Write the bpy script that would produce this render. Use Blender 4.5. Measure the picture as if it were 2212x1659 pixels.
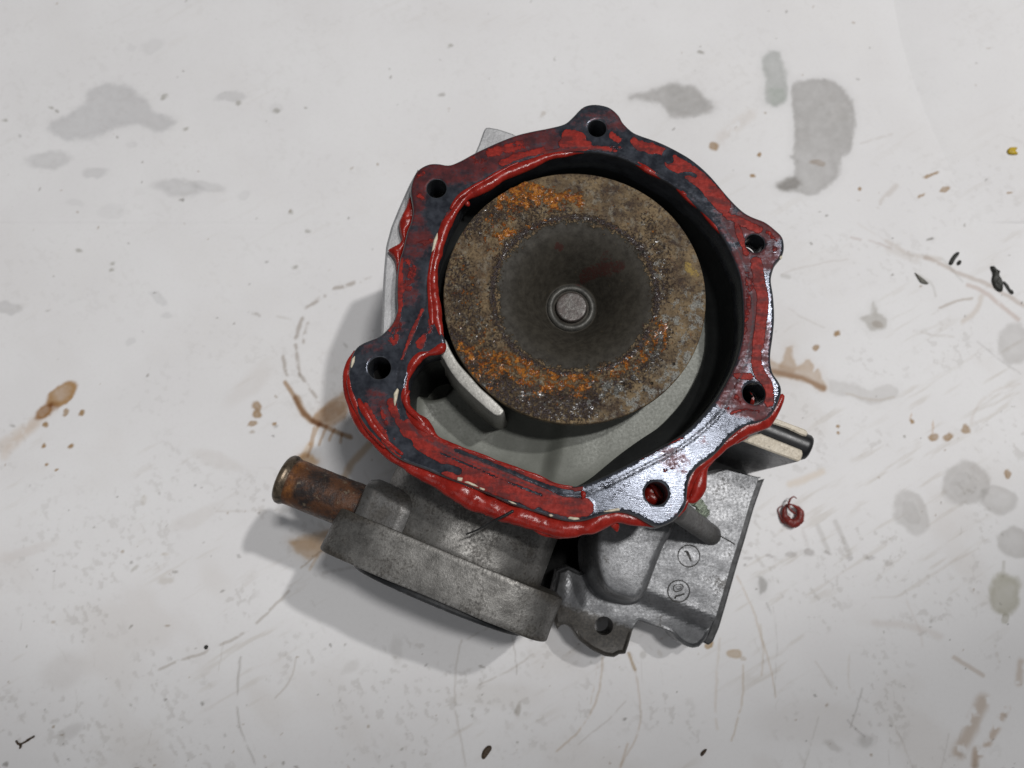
import bpy, bmesh, math, random
import numpy as np
from mathutils import Vector, Matrix, noise as mnoise
from mathutils.geometry import delaunay_2d_cdt

for o in list(bpy.data.objects):
    bpy.data.objects.remove(o, do_unlink=True)
S = bpy.context.scene
COL = S.collection
MM = 0.001
rng = random.Random(7)
nrng = np.random.RandomState(11)

# ------------------------------------------------------------------ camera
FOC, TILT, HC = 1662.0, math.radians(12.0), 272.0
cd = bpy.data.cameras.new('camera')
cam = bpy.data.objects.new('camera', cd)
COL.objects.link(cam)
cam.location = (0, 0, HC * MM)
cam.rotation_euler = (TILT, 0, 0)
cd.sensor_width = 36.0
cd.lens = 36.0 * FOC / 2212.0
cd.clip_start, cd.clip_end = 0.01, 50.0
cd.dof.use_dof = True
cd.dof.focus_distance = 0.206
cd.dof.aperture_fstop = 14.0
S.camera = cam

# ------------------------------------------------------------------ world and lamps
W = bpy.data.worlds.new('World')
S.world = W
W.use_nodes = True
W.node_tree.nodes['Background'].inputs[0].default_value = (0.93, 0.96, 1.0, 1)
W.node_tree.nodes['Background'].inputs[1].default_value = 0.10


def area(name, loc, target, sx, sy, power, col=(1, 0.98, 0.95)):
    d = bpy.data.lights.new(name, 'AREA')
    d.shape = 'RECTANGLE'
    d.size, d.size_y = sx, sy
    d.energy = power
    d.color = col
    o = bpy.data.objects.new(name, d)
    COL.objects.link(o)
    o.location = loc
    o.rotation_euler = (Vector(target) - Vector(loc)).to_track_quat('-Z', 'Y').to_euler()
    return o


TGT = (0.02, 0.06, 0.05)
area('lamp_overhead', (0.34, 0.185, 1.55), TGT, 0.06, 0.14, 7.8, (1.0, 0.985, 0.975))
area('fill_light', (-0.5, -1.0, 1.75), TGT, 1.2, 0.9, 3.8, (0.99, 0.985, 1.0))  # added soft fill for the ambient light, no visible source
sd = bpy.data.lights.new('lamp_side', 'SPOT')
sd.energy = 53.0
sd.color = (1.0, 0.985, 0.975)
sd.shadow_soft_size = 0.035
so = bpy.data.objects.new('lamp_side', sd)
COL.objects.link(so)
so.location = (0.76, 0.53, 1.75)
so.rotation_euler = (Vector((0.000, 0.500, 0)) - so.location).to_track_quat('-Z', 'Y').to_euler()
sd.spot_size = 2 * math.atan(0.552 / 1.91)  # cone edge set to stand in for a person's shadow on the near edge
sd.spot_blend = 0.07

S.view_settings.view_transform = 'Standard'
S.view_settings.look = 'None'
S.view_settings.gamma = 1.0
S.view_settings.use_curve_mapping = False
S.view_settings.exposure = 0.10

# ------------------------------------------------------------------ helpers
ct, st = math.cos(TILT), math.sin(TILT)


def at(u, v, z):
    """point (mm) of the bench frame at height z, read off the survey picture (2212 x 1659)"""
    x = (u - 1106.0) / FOC
    y = (829.5 - v) / FOC
    dy, dz = y * ct + st, y * st - ct
    t = (z - HC) / dz
    return x * t, dy * t


def uv(x, y, z):
    yy = y * ct + (z - HC) * st
    zz = -y * st + (z - HC) * ct
    return 1106.0 + FOC * x / -zz, 829.5 - FOC * yy / -zz


def cr(pts, n=6, closed=False):
    """Catmull-Rom through points of any dimension"""
    P = np.array(pts, float)
    N = len(P)
    out = []
    segs = N if closed else N - 1
    for i in range(segs):
        if closed:
            p0, p1, p2, p3 = P[i - 1], P[i], P[(i + 1) % N], P[(i + 2) % N]
        else:
            p0, p1, p2, p3 = P[max(i - 1, 0)], P[i], P[i + 1], P[min(i + 2, N - 1)]
        for k in range(n):
            t = k / n
            out.append(0.5 * ((2 * p1) + (-p0 + p2) * t + (2 * p0 - 5 * p1 + 4 * p2 - p3) * t * t
                              + (-p0 + 3 * p1 - 3 * p2 + p3) * t ** 3))
    if not closed:
        out.append(P[-1])
    return np.array(out)


def resample(P, step, closed):
    P = np.array(P, float)
    if closed:
        P = np.vstack([P, P[:1]])
    L = np.r_[0, np.cumsum(np.linalg.norm(np.diff(P[:, :2], axis=0), axis=1))]
    n = max(int(round(L[-1] / step)), 3)
    s = np.linspace(0, L[-1], n + 1)
    if closed:
        s = s[:-1]
    return np.stack([np.interp(s, L, P[:, k]) for k in range(P.shape[1])], 1)


def loop_mm(pts, z, step=1.0, smooth=True):
    """closed outline in survey coordinates -> outline in mm at height z"""
    Q = np.array([at(u, v, z) for u, v in pts])
    if smooth:
        Q = cr(Q, 8, True)
    return resample(Q, step, True)


def ccw(P):
    a = np.sum(P[:, 0] * np.roll(P[:, 1], -1) - np.roll(P[:, 0], -1) * P[:, 1])
    return P if a > 0 else P[::-1]


def offset(P, d):
    """move an outline outwards (d>0) by d mm"""
    P = ccw(P)
    T = np.roll(P, -1, 0) - np.roll(P, 1, 0)
    T /= np.linalg.norm(T, axis=1)[:, None] + 1e-9
    N = np.stack([T[:, 1], -T[:, 0]], 1)
    return P + N * d


def inside(P, X, Y):
    r = np.zeros(X.shape, bool)
    x0, y0 = P[:, 0], P[:, 1]
    x1, y1 = np.roll(x0, -1), np.roll(y0, -1)
    for a, b, c, d in zip(x0, y0, x1, y1):
        if b == d:
            continue
        k = ((b > Y) != (d > Y)) & (X < (c - a) * (Y - b) / (d - b) + a)
        r ^= k
    return r


def dist_poly(P, X, Y, closed=True):
    P = np.array(P, float)
    D = np.full(X.shape, 1e9)
    m = len(P) if closed else len(P) - 1
    for i in range(m):
        a, b = P[i], P[(i + 1) % len(P)]
        e = b - a
        l2 = max(e @ e, 1e-12)
        t = np.clip(((X - a[0]) * e[0] + (Y - a[1]) * e[1]) / l2, 0, 1)
        D = np.minimum(D, np.hypot(X - a[0] - t * e[0], Y - a[1] - t * e[1]))
    return D


def vnoise(X, Y, seed=0):
    xi, yi = np.floor(X).astype(np.int64), np.floor(Y).astype(np.int64)
    fx, fy = X - xi, Y - yi
    fx, fy = fx * fx * (3 - 2 * fx), fy * fy * (3 - 2 * fy)

    def h(a, b):
        n = (a * 374761393 + b * 668265263 + seed * 1442695041) & 0xffffffff
        n = ((n ^ (n >> 13)) * 1274126177) & 0xffffffff
        return ((n ^ (n >> 16)) & 0xffff) / 65535.0
    return (h(xi, yi) * (1 - fx) + h(xi + 1, yi) * fx) * (1 - fy) + \
           (h(xi, yi + 1) * (1 - fx) + h(xi + 1, yi + 1) * fx) * fy


def fbm(X, Y, sc, seed=0, oc=4):
    r, a, t = 0, 1.0, 0
    for k in range(oc):
        r = r + a * vnoise(X / sc + 17.3 * k, Y / sc - 9.1 * k, seed + k)
        t += a
        a *= 0.5
        sc *= 0.5
    return r / t


def sstep(a, b, x):
    t = np.clip((x - a) / (b - a), 0, 1)
    return t * t * (3 - 2 * t)


def obj(name, verts, faces, mat, parent=None, smooth=True, attrs=None, auto=None):
    """one mesh object; verts in mm in the bench frame, stored relative to the parent's root"""
    me = bpy.data.meshes.new(name)
    V = np.array(verts, float)
    root = parent
    while root is not None and root.parent is not None:
        root = root.parent
    if root is not None:
        V = V - np.array(root.location) / MM
    me.from_pydata((V * MM).tolist(), [], [tuple(int(i) for i in f) for f in faces])
    if attrs:
        for k, a in attrs.items():
            at_ = me.attributes.new(k, 'FLOAT', 'POINT')
            at_.data.foreach_set('value', np.array(a, np.float32))
    me.materials.append(mat)
    me.update()
    bm = bmesh.new()
    bm.from_mesh(me)
    bmesh.ops.recalc_face_normals(bm, faces=bm.faces)
    if auto is not None:
        for e in bm.edges:
            if len(e.link_faces) == 2 and e.calc_face_angle(0) > math.radians(auto):
                e.smooth = False
    bm.to_mesh(me)
    bm.free()
    if smooth:
        me.polygons.foreach_set('use_smooth', [True] * len(me.polygons))
    o = bpy.data.objects.new(name, me)
    COL.objects.link(o)
    if parent is not None:
        o.parent = parent
    return o


def tag(o, label, cat=None, group=None, kind=None):
    if label:
        o['label'] = label
    if cat:
        o['category'] = cat
    if group:
        o['group'] = group
    if kind:
        o['kind'] = kind
    return o


def cdt(loops, grid=None, margin=0.5, seed=0):
    """triangulate outer loop minus holes, with interior points every `grid` mm.
    returns points (n,2), triangles, and index lists of the input loops"""
    pts, edges, idx = [], [], []
    for L in loops:
        b = len(pts)
        n = len(L)
        pts += [(float(p[0]), float(p[1])) for p in L]
        edges += [(b + i, b + (i + 1) % n) for i in range(n)]
        idx.append(list(range(b, b + n)))
    if grid:
        A = np.array(loops[0])
        x0, y0 = A.min(0)
        x1, y1 = A.max(0)
        gx = np.arange(x0, x1, grid)
        gy = np.arange(y0, y1, grid * 0.866)
        X, Y = np.meshgrid(gx, gy)
        X = X + (np.arange(len(gy)) % 2)[:, None] * grid / 2
        r = np.random.RandomState(seed)
        X = X + r.uniform(-.12, .12, X.shape) * grid
        Y = Y + r.uniform(-.12, .12, Y.shape) * grid
        X, Y = X.ravel(), Y.ravel()
        k = inside(A, X, Y)
        X, Y = X[k], Y[k]
        for H in loops[1:]:
            k = ~inside(np.array(H), X, Y)
            X, Y = X[k], Y[k]
        k = np.ones(len(X), bool)
        for H in loops:
            k &= dist_poly(H, X, Y) > margin
        pts += list(zip(X[k].tolist(), Y[k].tolist()))
    vs, es, fs, ov, oe, of = delaunay_2d_cdt([Vector(p) for p in pts], edges, [], 1, 1e-5)
    if len(loops) > 1:
        vv = np.array([tuple(p) for p in vs])
        c = vv[np.array(fs)].mean(1)
        k = np.ones(len(c), bool)
        for Hh in loops[1:]:
            k &= ~inside(np.array(Hh), c[:, 0], c[:, 1])
        fs = [f for f, q in zip(fs, k) if q]
    inv = {}
    for i, src in enumerate(ov):
        for s in src:
            inv[s] = i
    return np.array([tuple(p) for p in vs]), fs, [[inv[i] for i in L] for L in idx]


def slab(name, pts, z1, z0, mat, parent, bev=0.6, step=1.2, smooth=True, holes=(), raw=False, grid=None, grow=0.0, bump=None, dirt_shade=None):
    """plate: outline given at its top z1, walls down to z0, rounded upper edge; outline may grow downwards"""
    P = ccw(np.array(pts) if raw else loop_mm(pts, z1, step, smooth))
    n = len(P)
    HH = [ccw(np.array(h)) for h in holes]
    inner = offset(P, -bev)
    top2, tri, ids = cdt([inner] + HH, grid)
    zt = np.full(len(top2), float(z1))
    if bump:
        zt = zt + bump(top2[:, 0], top2[:, 1])
    V = [(p[0], p[1], z) for p, z in zip(top2, zt)]
    F = [tuple(t) for t in tri]
    rings = [ids[0]]
    for a in (30, 60, 90):
        a = math.radians(a)
        R = offset(P, -bev + bev * math.sin(a))
        b = len(V)
        V += [(p[0], p[1], z1 - bev + bev * math.cos(a)) for p in R]
        rings.append(list(range(b, b + n)))
    b = len(V)
    V += [(p[0], p[1], z0) for p in offset(P, grow)]
    rings.append(list(range(b, b + n)))
    for r0, r1 in zip(rings[:-1], rings[1:]):
        for i in range(n):
            j = (i + 1) % n
            F.append((r0[i], r1[i], r1[j], r0[j]))
    bot, tri, bi = cdt([offset(P, grow)] + HH)
    b = len(V)
    V += [(p[0], p[1], z0) for p in bot]
    F += [tuple(b + i for i in t[::-1]) for t in tri]
    for k, h in enumerate(HH):
        t_, b_ = ids[1 + k], [b + i for i in bi[1 + k]]
        m = len(h)
        for i in range(m):
            j = (i + 1) % m
            F.append((t_[i], t_[j], b_[j], b_[i]))
    A = None
    if dirt_shade:
        Q = np.array(V)
        A = {'dirt_shade': dirt_shade(*uv(Q[:, 0], Q[:, 1], Q[:, 2]))}
    return obj(name, V, F, mat, parent, smooth, A, auto=38)


def tube_geo(P3, R, nseg=16, wob=0.0, freq=0.35, flat=1.0, seed=0.0, cap=True):
    """swept tube through mm points with a radius per point"""
    P3 = np.array(P3, float)
    n = len(P3)
    T = np.gradient(P3, axis=0)
    T /= np.linalg.norm(T, axis=1)[:, None] + 1e-9
    V, F = [], []
    up = Vector((0, 0, 1))
    for i in range(n):
        t = Vector(T[i])
        a = t.cross(up)
        if a.length < 1e-4:
            a = t.cross(Vector((1, 0, 0)))
        a.normalize()
        b = a.cross(t)
        for k in range(nseg):
            q = 2 * math.pi * k / nseg
            d = a * math.cos(q) + b * math.sin(q) * flat
            r = R[i]
            p = Vector(P3[i]) + d * r
            if wob:
                w = 0.8 * mnoise.noise(p * freq + Vector((seed, 0, 0))) + 0.35 * mnoise.noise(p * freq * 2.6 + Vector((seed, 5, 0))) + 0.9 * (0.25 - abs(mnoise.noise(p * freq * 1.4 + Vector((seed, 9, 0)))))
                p = p + d * r * wob * w
            V.append(tuple(p))
    for i in range(n - 1):
        for k in range(nseg):
            m = (k + 1) % nseg
            F.append((i * nseg + k, i * nseg + m, (i + 1) * nseg + m, (i + 1) * nseg + k))
    if cap:
        for i, s in ((0, -1), (n - 1, 1)):
            V.append(tuple(P3[i] + T[i] * R[i] * 0.7 * s))
            c = len(V) - 1
            for k in range(nseg):
                m = (k + 1) % nseg
                F.append((i * nseg + k, i * nseg + m, c))
    return V, F


def join(*geos):
    V, F = [], []
    for v, f in geos:
        b = len(V)
        V += list(v)
        F += [tuple(b + i for i in q) for q in f]
    return V, F


def lathe(profile, c, axis, n=48):
    """surface of revolution: profile [(along, radius)] about an axis through c (mm)"""
    ax = Vector(axis).normalized()
    a = ax.orthogonal().normalized()
    b = ax.cross(a)
    V, F = [], []
    for s, r in profile:
        for k in range(n):
            q = 2 * math.pi * k / n
            V.append(tuple(Vector(c) + ax * s + (a * math.cos(q) + b * math.sin(q)) * r))
    for i in range(len(profile) - 1):
        for k in range(n):
            m = (k + 1) % n
            F.append((i * n + k, i * n + m, (i + 1) * n + m, (i + 1) * n + k))
    return V, F


def puff(name, pts, z, h, w, mat, parent, grid=0.5, thick=0.6, wob=0.0, smooth_outline=True, step=0.5):
    """soft lump with a drawn outline: height rises from the rim over w mm"""
    P = ccw(loop_mm(pts, z, step, smooth_outline))
    p2, tri, ids = cdt([P], grid, grid * 0.5)
    d = dist_poly(P, p2[:, 0], p2[:, 1])
    t = np.clip(d / w, 0, 1)
    zz = z + h * np.sqrt(1 - (1 - t) ** 2)
    if wob:
        zz = zz + wob * h * (fbm(p2[:, 0], p2[:, 1], 2.2, 5) - 0.5) * t
    V = [(a, b, c) for (a, b), c in zip(p2, zz)]
    F = [tuple(q) for q in tri]
    rim = ids[0]
    n = len(rim)
    b0 = len(V)
    Q = offset(P, -0.15)
    V += [(p[0], p[1], z - thick) for p in Q]
    F += [(rim[i], b0 + i, b0 + (i + 1) % n, rim[(i + 1) % n]) for i in range(n)]
    b2, t2, i2 = cdt([Q])
    b1 = len(V)
    V += [(p[0], p[1], z - thick) for p in b2]
    F += [tuple(b1 + i for i in q[::-1]) for q in t2]
    return obj(name, V, F, mat, parent)


# ------------------------------------------------------------------ materials
def hexv(c):
    return (*c, 1.0)


class NT:
    def __init__(s, name):
        s.m = bpy.data.materials.new(name)
        s.m.use_nodes = True
        s.t = s.m.node_tree
        s.b = s.t.nodes['Principled BSDF']
        s.tc = None

    def n(s, typ, **kw):
        x = s.t.nodes.new(typ)
        for k, v in kw.items():
            setattr(x, k, v)
        return x

    def l(s, a, b):
        s.t.links.new(a, b)

    def co(s, scale=(1000, 1000, 1000), rot=0):
        if s.tc is None:
            s.tc = s.n('ShaderNodeTexCoord')
        m = s.n('ShaderNodeMapping')
        s.l(s.tc.outputs['Object'], m.inputs[0])
        m.inputs['Scale'].default_value = scale
        m.inputs['Rotation'].default_value = (0, 0, rot)
        return m.outputs[0]

    def noise(s, mm, detail=4, rough=0.55, stretch=(1, 1, 1), rot=0, w=0.0):
        k = 1000.0 / mm
        x = s.n('ShaderNodeTexNoise', noise_dimensions='4D')
        s.l(s.co(tuple(k * q for q in stretch), rot), x.inputs['Vector'])
        x.inputs['W'].default_value = w
        x.inputs['Scale'].default_value = 1.0
        x.inputs['Detail'].default_value = detail
        x.inputs['Roughness'].default_value = rough
        return x.outputs['Fac']

    def vor(s, mm, stretch=(1, 1, 1)):
        x = s.n('ShaderNodeTexVoronoi')
        s.l(s.co(tuple(1000.0 / mm * q for q in stretch)), x.inputs['Vector'])
        x.inputs['Scale'].default_value = 1.0
        return x.outputs['Distance']

    def attr(s, name):
        x = s.n('ShaderNodeAttribute', attribute_name=name)
        return x.outputs['Fac']

    def math(s, op, a, b=None, c=None):
        x = s.n('ShaderNodeMath', operation=op)
        for i, q in enumerate((a, b, c)):
            if q is None:
                continue
            if isinstance(q, (int, float)):
                x.inputs[i].default_value = q
            else:
                s.l(q, x.inputs[i])
        return x.outputs[0]

    def ss(s, x, a, b):
        r = s.n('ShaderNodeMapRange', interpolation_type='SMOOTHSTEP')
        s.l(x, r.inputs[0])
        r.inputs[1].default_value, r.inputs[2].default_value = a, b
        return r.outputs[0]

    def lin(s, x, a, b, c, d):
        r = s.n('ShaderNodeMapRange')
        s.l(x, r.inputs[0])
        for i, q in enumerate((a, b, c, d)):
            r.inputs[1 + i].default_value = q
        return r.outputs[0]

    def mix(s, f, a, b):
        x = s.n('ShaderNodeMix', data_type='RGBA')
        if isinstance(f, (int, float)):
            x.inputs[0].default_value = f
        else:
            s.l(f, x.inputs[0])
        for i, q in ((6, a), (7, b)):
            if isinstance(q, tuple):
                x.inputs[i].default_value = hexv(q[:3])
            else:
                s.l(q, x.inputs[i])
        return x.outputs[2]

    def fmix(s, f, a, b):
        x = s.n('ShaderNodeMix', data_type='FLOAT')
        s.l(f, x.inputs[0])
        for i, q in ((2, a), (3, b)):
            if isinstance(q, (int, float)):
                x.inputs[i].default_value = q
            else:
                s.l(q, x.inputs[i])
        return x.outputs[0]

    def set(s, key, q):
        i = s.b.inputs[key]
        if isinstance(q, (int, float)):
            i.default_value = q
        elif isinstance(q, tuple):
            i.default_value = hexv(q[:3])
        else:
            s.l(q, i)

    def bump(s, h, dist_mm, strength=1.0):
        x = s.n('ShaderNodeBump')
        s.l(h, x.inputs['Height'])
        x.inputs['Distance'].default_value = dist_mm * MM
        x.inputs['Strength'].default_value = strength
        s.l(x.outputs[0], s.b.inputs['Normal'])


def cast_metal(name, base, dark, grime=0.5, gcol=(0.022, 0.019, 0.015), metal=0.65, rough=0.39, bump=0.06, grain=0.36, k=1.0):
    s = NT(name)
    big = s.noise(11 * k, 6, 0.7)
    med = s.noise(4.0 * k, 6, 0.66, w=3.0)
    fine = s.noise(0.8, 3, 0.7, w=7.0)
    tiny = s.noise(0.42, 2, 0.6, w=17)
    c = s.mix(s.ss(s.math('ADD', s.math('MULTIPLY', big, 0.6), s.math('MULTIPLY', med, 0.4)), 0.34, 0.66), dark, base)
    c = s.mix(s.math('MULTIPLY', s.ss(fine, 0.5, 0.68), 0.6 * grain), c, tuple(0.42 * q for q in dark))
    c = s.mix(s.math('MULTIPLY', s.ss(tiny, 0.56, 0.68), 0.5 * grain), c, tuple(min(1, 1.7 * q) for q in base))
    g = s.math('MULTIPLY', s.ss(s.math('ADD', big, s.math('MULTIPLY', s.math('SUBTRACT', fine, 0.5), 0.5)), 0.78 - 0.42 * grime, 0.86 - 0.30 * grime), 0.8)
    dirt_shade = s.ss(s.math('ADD', s.attr('dirt_shade'), s.math('MULTIPLY', s.math('ADD', s.math('SUBTRACT', med, 0.5), s.math('SUBTRACT', fine, 0.5)), 0.9)), 0.35, 0.75)
    g = s.math('MAXIMUM', g, s.math('MULTIPLY', dirt_shade, 0.9))
    c = s.mix(g, c, s.mix(s.ss(fine, 0.35, 0.65), tuple(2.6 * q for q in gcol), gcol))
    pits = s.ss(s.vor(3.1), 0.03, 0.12)
    c = s.mix(s.math('MULTIPLY', s.math('SUBTRACT', 1.0, pits), 0.65 * grain), c, (0.012, 0.012, 0.012))
    s.set('Base Color', c)
    s.set('Metallic', s.fmix(g, metal, 0.1))
    s.set('Roughness', s.fmix(g, s.lin(fine, 0.3, 0.7, rough - 0.10, rough + 0.14), 0.48))
    s.bump(s.math('ADD', fine, s.math('MULTIPLY', med, 0.8)), bump)
    return s.m


def mat_flange():
    s = NT('machined_flange_with_sealant')
    med = s.noise(3.2, 5, 0.65)
    fine = s.noise(0.9, 4, 0.65, w=2.0)
    streak = s.noise(2.6, 4, 0.6, stretch=(0.35, 1.5, 1), rot=0.5, w=5.0)
    broad = s.noise(14, 3, 0.5, w=9)
    tool = s.noise(0.45, 2, 0.5, stretch=(0.3, 2.5, 1), rot=-0.2, w=4.0)
    seal = s.attr('seal')
    film = s.attr('film')
    groove = s.attr('groove')
    wear = s.math('ADD', s.math('MULTIPLY', s.math('SUBTRACT', med, 0.5), 0.9), s.math('MULTIPLY', s.math('SUBTRACT', streak, 0.5), 0.55))
    wear = s.math('ADD', wear, s.math('ADD', s.math('MULTIPLY', s.math('SUBTRACT', fine, 0.5), 0.6), s.math('MULTIPLY', s.math('SUBTRACT', s.noise(5.5, 4, 0.65, w=71), 0.5), 1.1)))
    red = s.ss(s.math('ADD', seal, wear), 0.42, 0.58)
    fl = s.math('MULTIPLY', s.ss(s.math('ADD', s.math('ADD', film, 0.12), s.math('ADD', s.math('MULTIPLY', s.math('SUBTRACT', fine, 0.5), 1.1), s.math('ADD', s.math('MULTIPLY', s.math('SUBTRACT', broad, 0.5), 1.2), s.math('MULTIPLY', s.math('SUBTRACT', streak, 0.5), 1.2)))), 0.30, 0.85), 0.85)
    steel = s.mix(s.ss(med, 0.3, 0.7), (0.024, 0.027, 0.035), (0.066, 0.073, 0.089))
    steel = s.mix(s.math('MULTIPLY', s.ss(fine, 0.55, 0.8), 0.5), steel, (0.04, 0.043, 0.052))
    c = s.mix(fl, steel, s.mix(s.ss(med, 0.3, 0.7), (0.040, 0.010, 0.012), (0.125, 0.012, 0.010)))
    redc = s.mix(s.ss(fine, 0.3, 0.75), (0.195, 0.0125, 0.0080), (0.32, 0.023, 0.0145))
    redc = s.mix(s.math('MULTIPLY', s.ss(s.math('ADD', s.math('MULTIPLY', streak, 0.6), s.math('MULTIPLY', s.noise(4.5, 5, 0.7, w=81), 0.6)), 0.55, 0.70), 0.85), redc, (0.080, 0.012, 0.012))
    c = s.mix(red, c, redc)
    g = s.math('MULTIPLY', groove, s.ss(med, 0.25, 0.5))
    c = s.mix(s.math('MULTIPLY', g, 0.85), c, (0.03, 0.032, 0.038))
    rim = s.attr('rim')
    c = s.mix(rim, c, (0.13, 0.13, 0.128))
    s.set('Base Color', c)
    notred = s.math('SUBTRACT', 1.0, s.math('MAXIMUM', red, s.math('MULTIPLY', fl, 0.8)))
    s.set('Metallic', s.math('MULTIPLY', notred, 0.40))
    s.set('Specular IOR Level', 0.15)
    s.set('Roughness', s.fmix(red, s.fmix(fl, s.lin(med, 0.35, 0.65, 0.11, 0.24), 0.55), s.lin(fine, 0.3, 0.7, 0.62, 0.45)))
    h = s.math('ADD', s.math('MULTIPLY', red, 0.9), s.math('MULTIPLY', s.math('ADD', s.math('MULTIPLY', tool, 0.16), s.math('MULTIPLY', fine, 0.07)), s.math('SUBTRACT', 1.0, red)))
    h = s.math('ADD', h, s.math('MULTIPLY', s.math('MULTIPLY', fine, red), 0.7))
    s.bump(h, 0.12)
    return s.m


def mat_sealant():
    s = NT('red_silicone_sealant')
    med = s.noise(2.5, 4, 0.6)
    fine = s.noise(0.7, 3, 0.6, w=3)
    c = s.mix(s.ss(med, 0.3, 0.7), (0.18, 0.0105, 0.0068), (0.30, 0.019, 0.012))
    c = s.mix(s.math('MULTIPLY', s.ss(fine, 0.66, 0.8), 0.6), c, (0.10, 0.012, 0.010))
    s.set('Base Color', c)
    s.set('Roughness', s.lin(med, 0.3, 0.7, 0.13, 0.34))
    s.set('Specular IOR Level', 0.28)
    s.set('Subsurface Weight', 0.08)
    s.b.inputs['Subsurface Radius'].default_value = (0.002, 0.0004, 0.0003)
    s.bump(s.math('ADD', med, s.math('MULTIPLY', fine, 0.18)), 0.22)
    return s.m


def mat_impeller():
    s = NT('rusty_impeller_steel')
    big = s.noise(6, 5, 0.65)
    med = s.noise(2.2, 5, 0.7, w=2)
    fine = s.noise(0.75, 4, 0.75, w=5)
    tiny = s.noise(0.35, 2, 0.7, w=8)
    inner, orange, pale, dk, yel = (s.attr(k) for k in ('inner', 'orange', 'pale', 'dark', 'yellow'))
    inner = s.ss(s.math('ADD', inner, s.math('MULTIPLY', s.math('ADD', s.math('SUBTRACT', fine, 0.5), s.math('SUBTRACT', med, 0.5)), 1.7)), 0.42, 0.58)
    c = s.mix(s.ss(big, 0.32, 0.68), (0.098, 0.065, 0.036), (0.265, 0.190, 0.102))
    c = s.mix(s.math('MULTIPLY', s.ss(med, 0.5, 0.66), 0.75), c, (0.25, 0.23, 0.185))
    c = s.mix(s.math('MULTIPLY', s.ss(s.noise(3.0, 6, 0.8, w=41), 0.50, 0.62), 0.85), c, (0.040, 0.024, 0.018))
    c = s.mix(s.math('MULTIPLY', s.ss(fine, 0.50, 0.64), 0.8), c, (0.026, 0.015, 0.012))
    c = s.mix(s.math('MULTIPLY', s.ss(s.noise(1.6, 5, 0.75, w=21), 0.57, 0.7), 0.6), c, (0.16, 0.055, 0.014))
    dkf = s.ss(s.math('ADD', dk, s.math('MULTIPLY', s.math('SUBTRACT', fine, 0.5), 1.8)), 0.3, 0.62)
    c = s.mix(dkf, c, s.mix(s.ss(tiny, 0.35, 0.65), (0.016, 0.010, 0.010), (0.10, 0.078, 0.078)))
    palef = s.ss(s.math('ADD', pale, s.math('MULTIPLY', s.math('SUBTRACT', med, 0.5), 2.3)), 0.5, 0.72)
    c = s.mix(s.math('MULTIPLY', palef, 0.8), c, s.mix(s.ss(tiny, 0.35, 0.6), (0.09, 0.088, 0.08), (0.34, 0.345, 0.32)))
    clump = s.math('ADD', s.math('MULTIPLY', s.math('SUBTRACT', fine, 0.5), 1.3), s.math('MULTIPLY', s.math('SUBTRACT', s.noise(2.0, 5, 0.7, w=51), 0.5), 2.2))
    orf = s.ss(s.math('ADD', orange, clump), 0.47, 0.62)
    orc = s.mix(s.ss(s.noise(1.2, 4, 0.7, w=61), 0.38, 0.62), (0.20, 0.045, 0.004), (0.50, 0.19, 0.022))
    c = s.mix(orf, c, s.mix(s.ss(tiny, 0.5, 0.75), orc, (0.10, 0.025, 0.006)))
    c = s.mix(s.ss(s.math('ADD', yel, s.math('MULTIPLY', s.math('SUBTRACT', fine, 0.5), 1.2)), 0.45, 0.7), c, (0.36, 0.25, 0.07))
    # pits
    pit = s.math('SUBTRACT', 1.0, s.ss(s.math('ADD', s.vor(3.4), s.math('MULTIPLY', med, 0.12)), 0.15, 0.24))
    pit = s.math('MULTIPLY', pit, s.ss(s.math('ADD', s.attr('pits'), s.math('SUBTRACT', big, 0.5)), 0.35, 0.6))
    c = s.mix(s.math('MULTIPLY', pit, 0.9), c, (0.016, 0.011, 0.008))
    ic = s.mix(s.ss(med, 0.3, 0.7), (0.022, 0.019, 0.0145), (0.048, 0.043, 0.034))
    ic = s.mix(s.math('MULTIPLY', s.ss(s.math('ADD', s.attr('blot'), s.math('MULTIPLY', s.math('SUBTRACT', fine, 0.5), 1.4)), 0.5, 0.75), 0.85), ic, (0.042, 0.014, 0.011))
    ic = s.mix(s.math('MULTIPLY', s.ss(s.noise(1.5, 5, 0.7, w=31), 0.60, 0.72), 0.55), ic, (0.09, 0.07, 0.04))
    c = s.mix(inner, c, ic)
    s.set('Base Color', c)
    notin = s.math('SUBTRACT', 1.0, inner)
    wet = s.math('MULTIPLY', s.math('MAXIMUM', orf, dkf), notin)
    r = s.fmix(wet, s.lin(med, 0.3, 0.7, 0.66, 0.5), s.lin(tiny, 0.35, 0.65, 0.20, 0.42))
    s.set('Roughness', r)
    s.set('Specular IOR Level', s.fmix(notin, 0.18, 0.5))
    s.set('Coat Weight', s.math('MULTIPLY', s.math('MULTIPLY', wet, s.ss(med, 0.45, 0.6)), 0.45))
    s.set('Coat Roughness', 0.16)
    s.set('Metallic', s.math('MULTIPLY', s.math('MULTIPLY', notin, s.math('SUBTRACT', 1.0, wet)), 0.25))
    amp = s.fmix(notin, 0.12, 1.0)
    h = s.math('ADD', s.math('MULTIPLY', fine, 1.2), s.math('MULTIPLY', s.math('MULTIPLY', tiny, wet), 0.9))
    h = s.math('SUBTRACT', s.math('MULTIPLY', h, amp), s.math('MULTIPLY', pit, 1.2))
    s.bump(h, 0.5)
    return s.m


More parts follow.
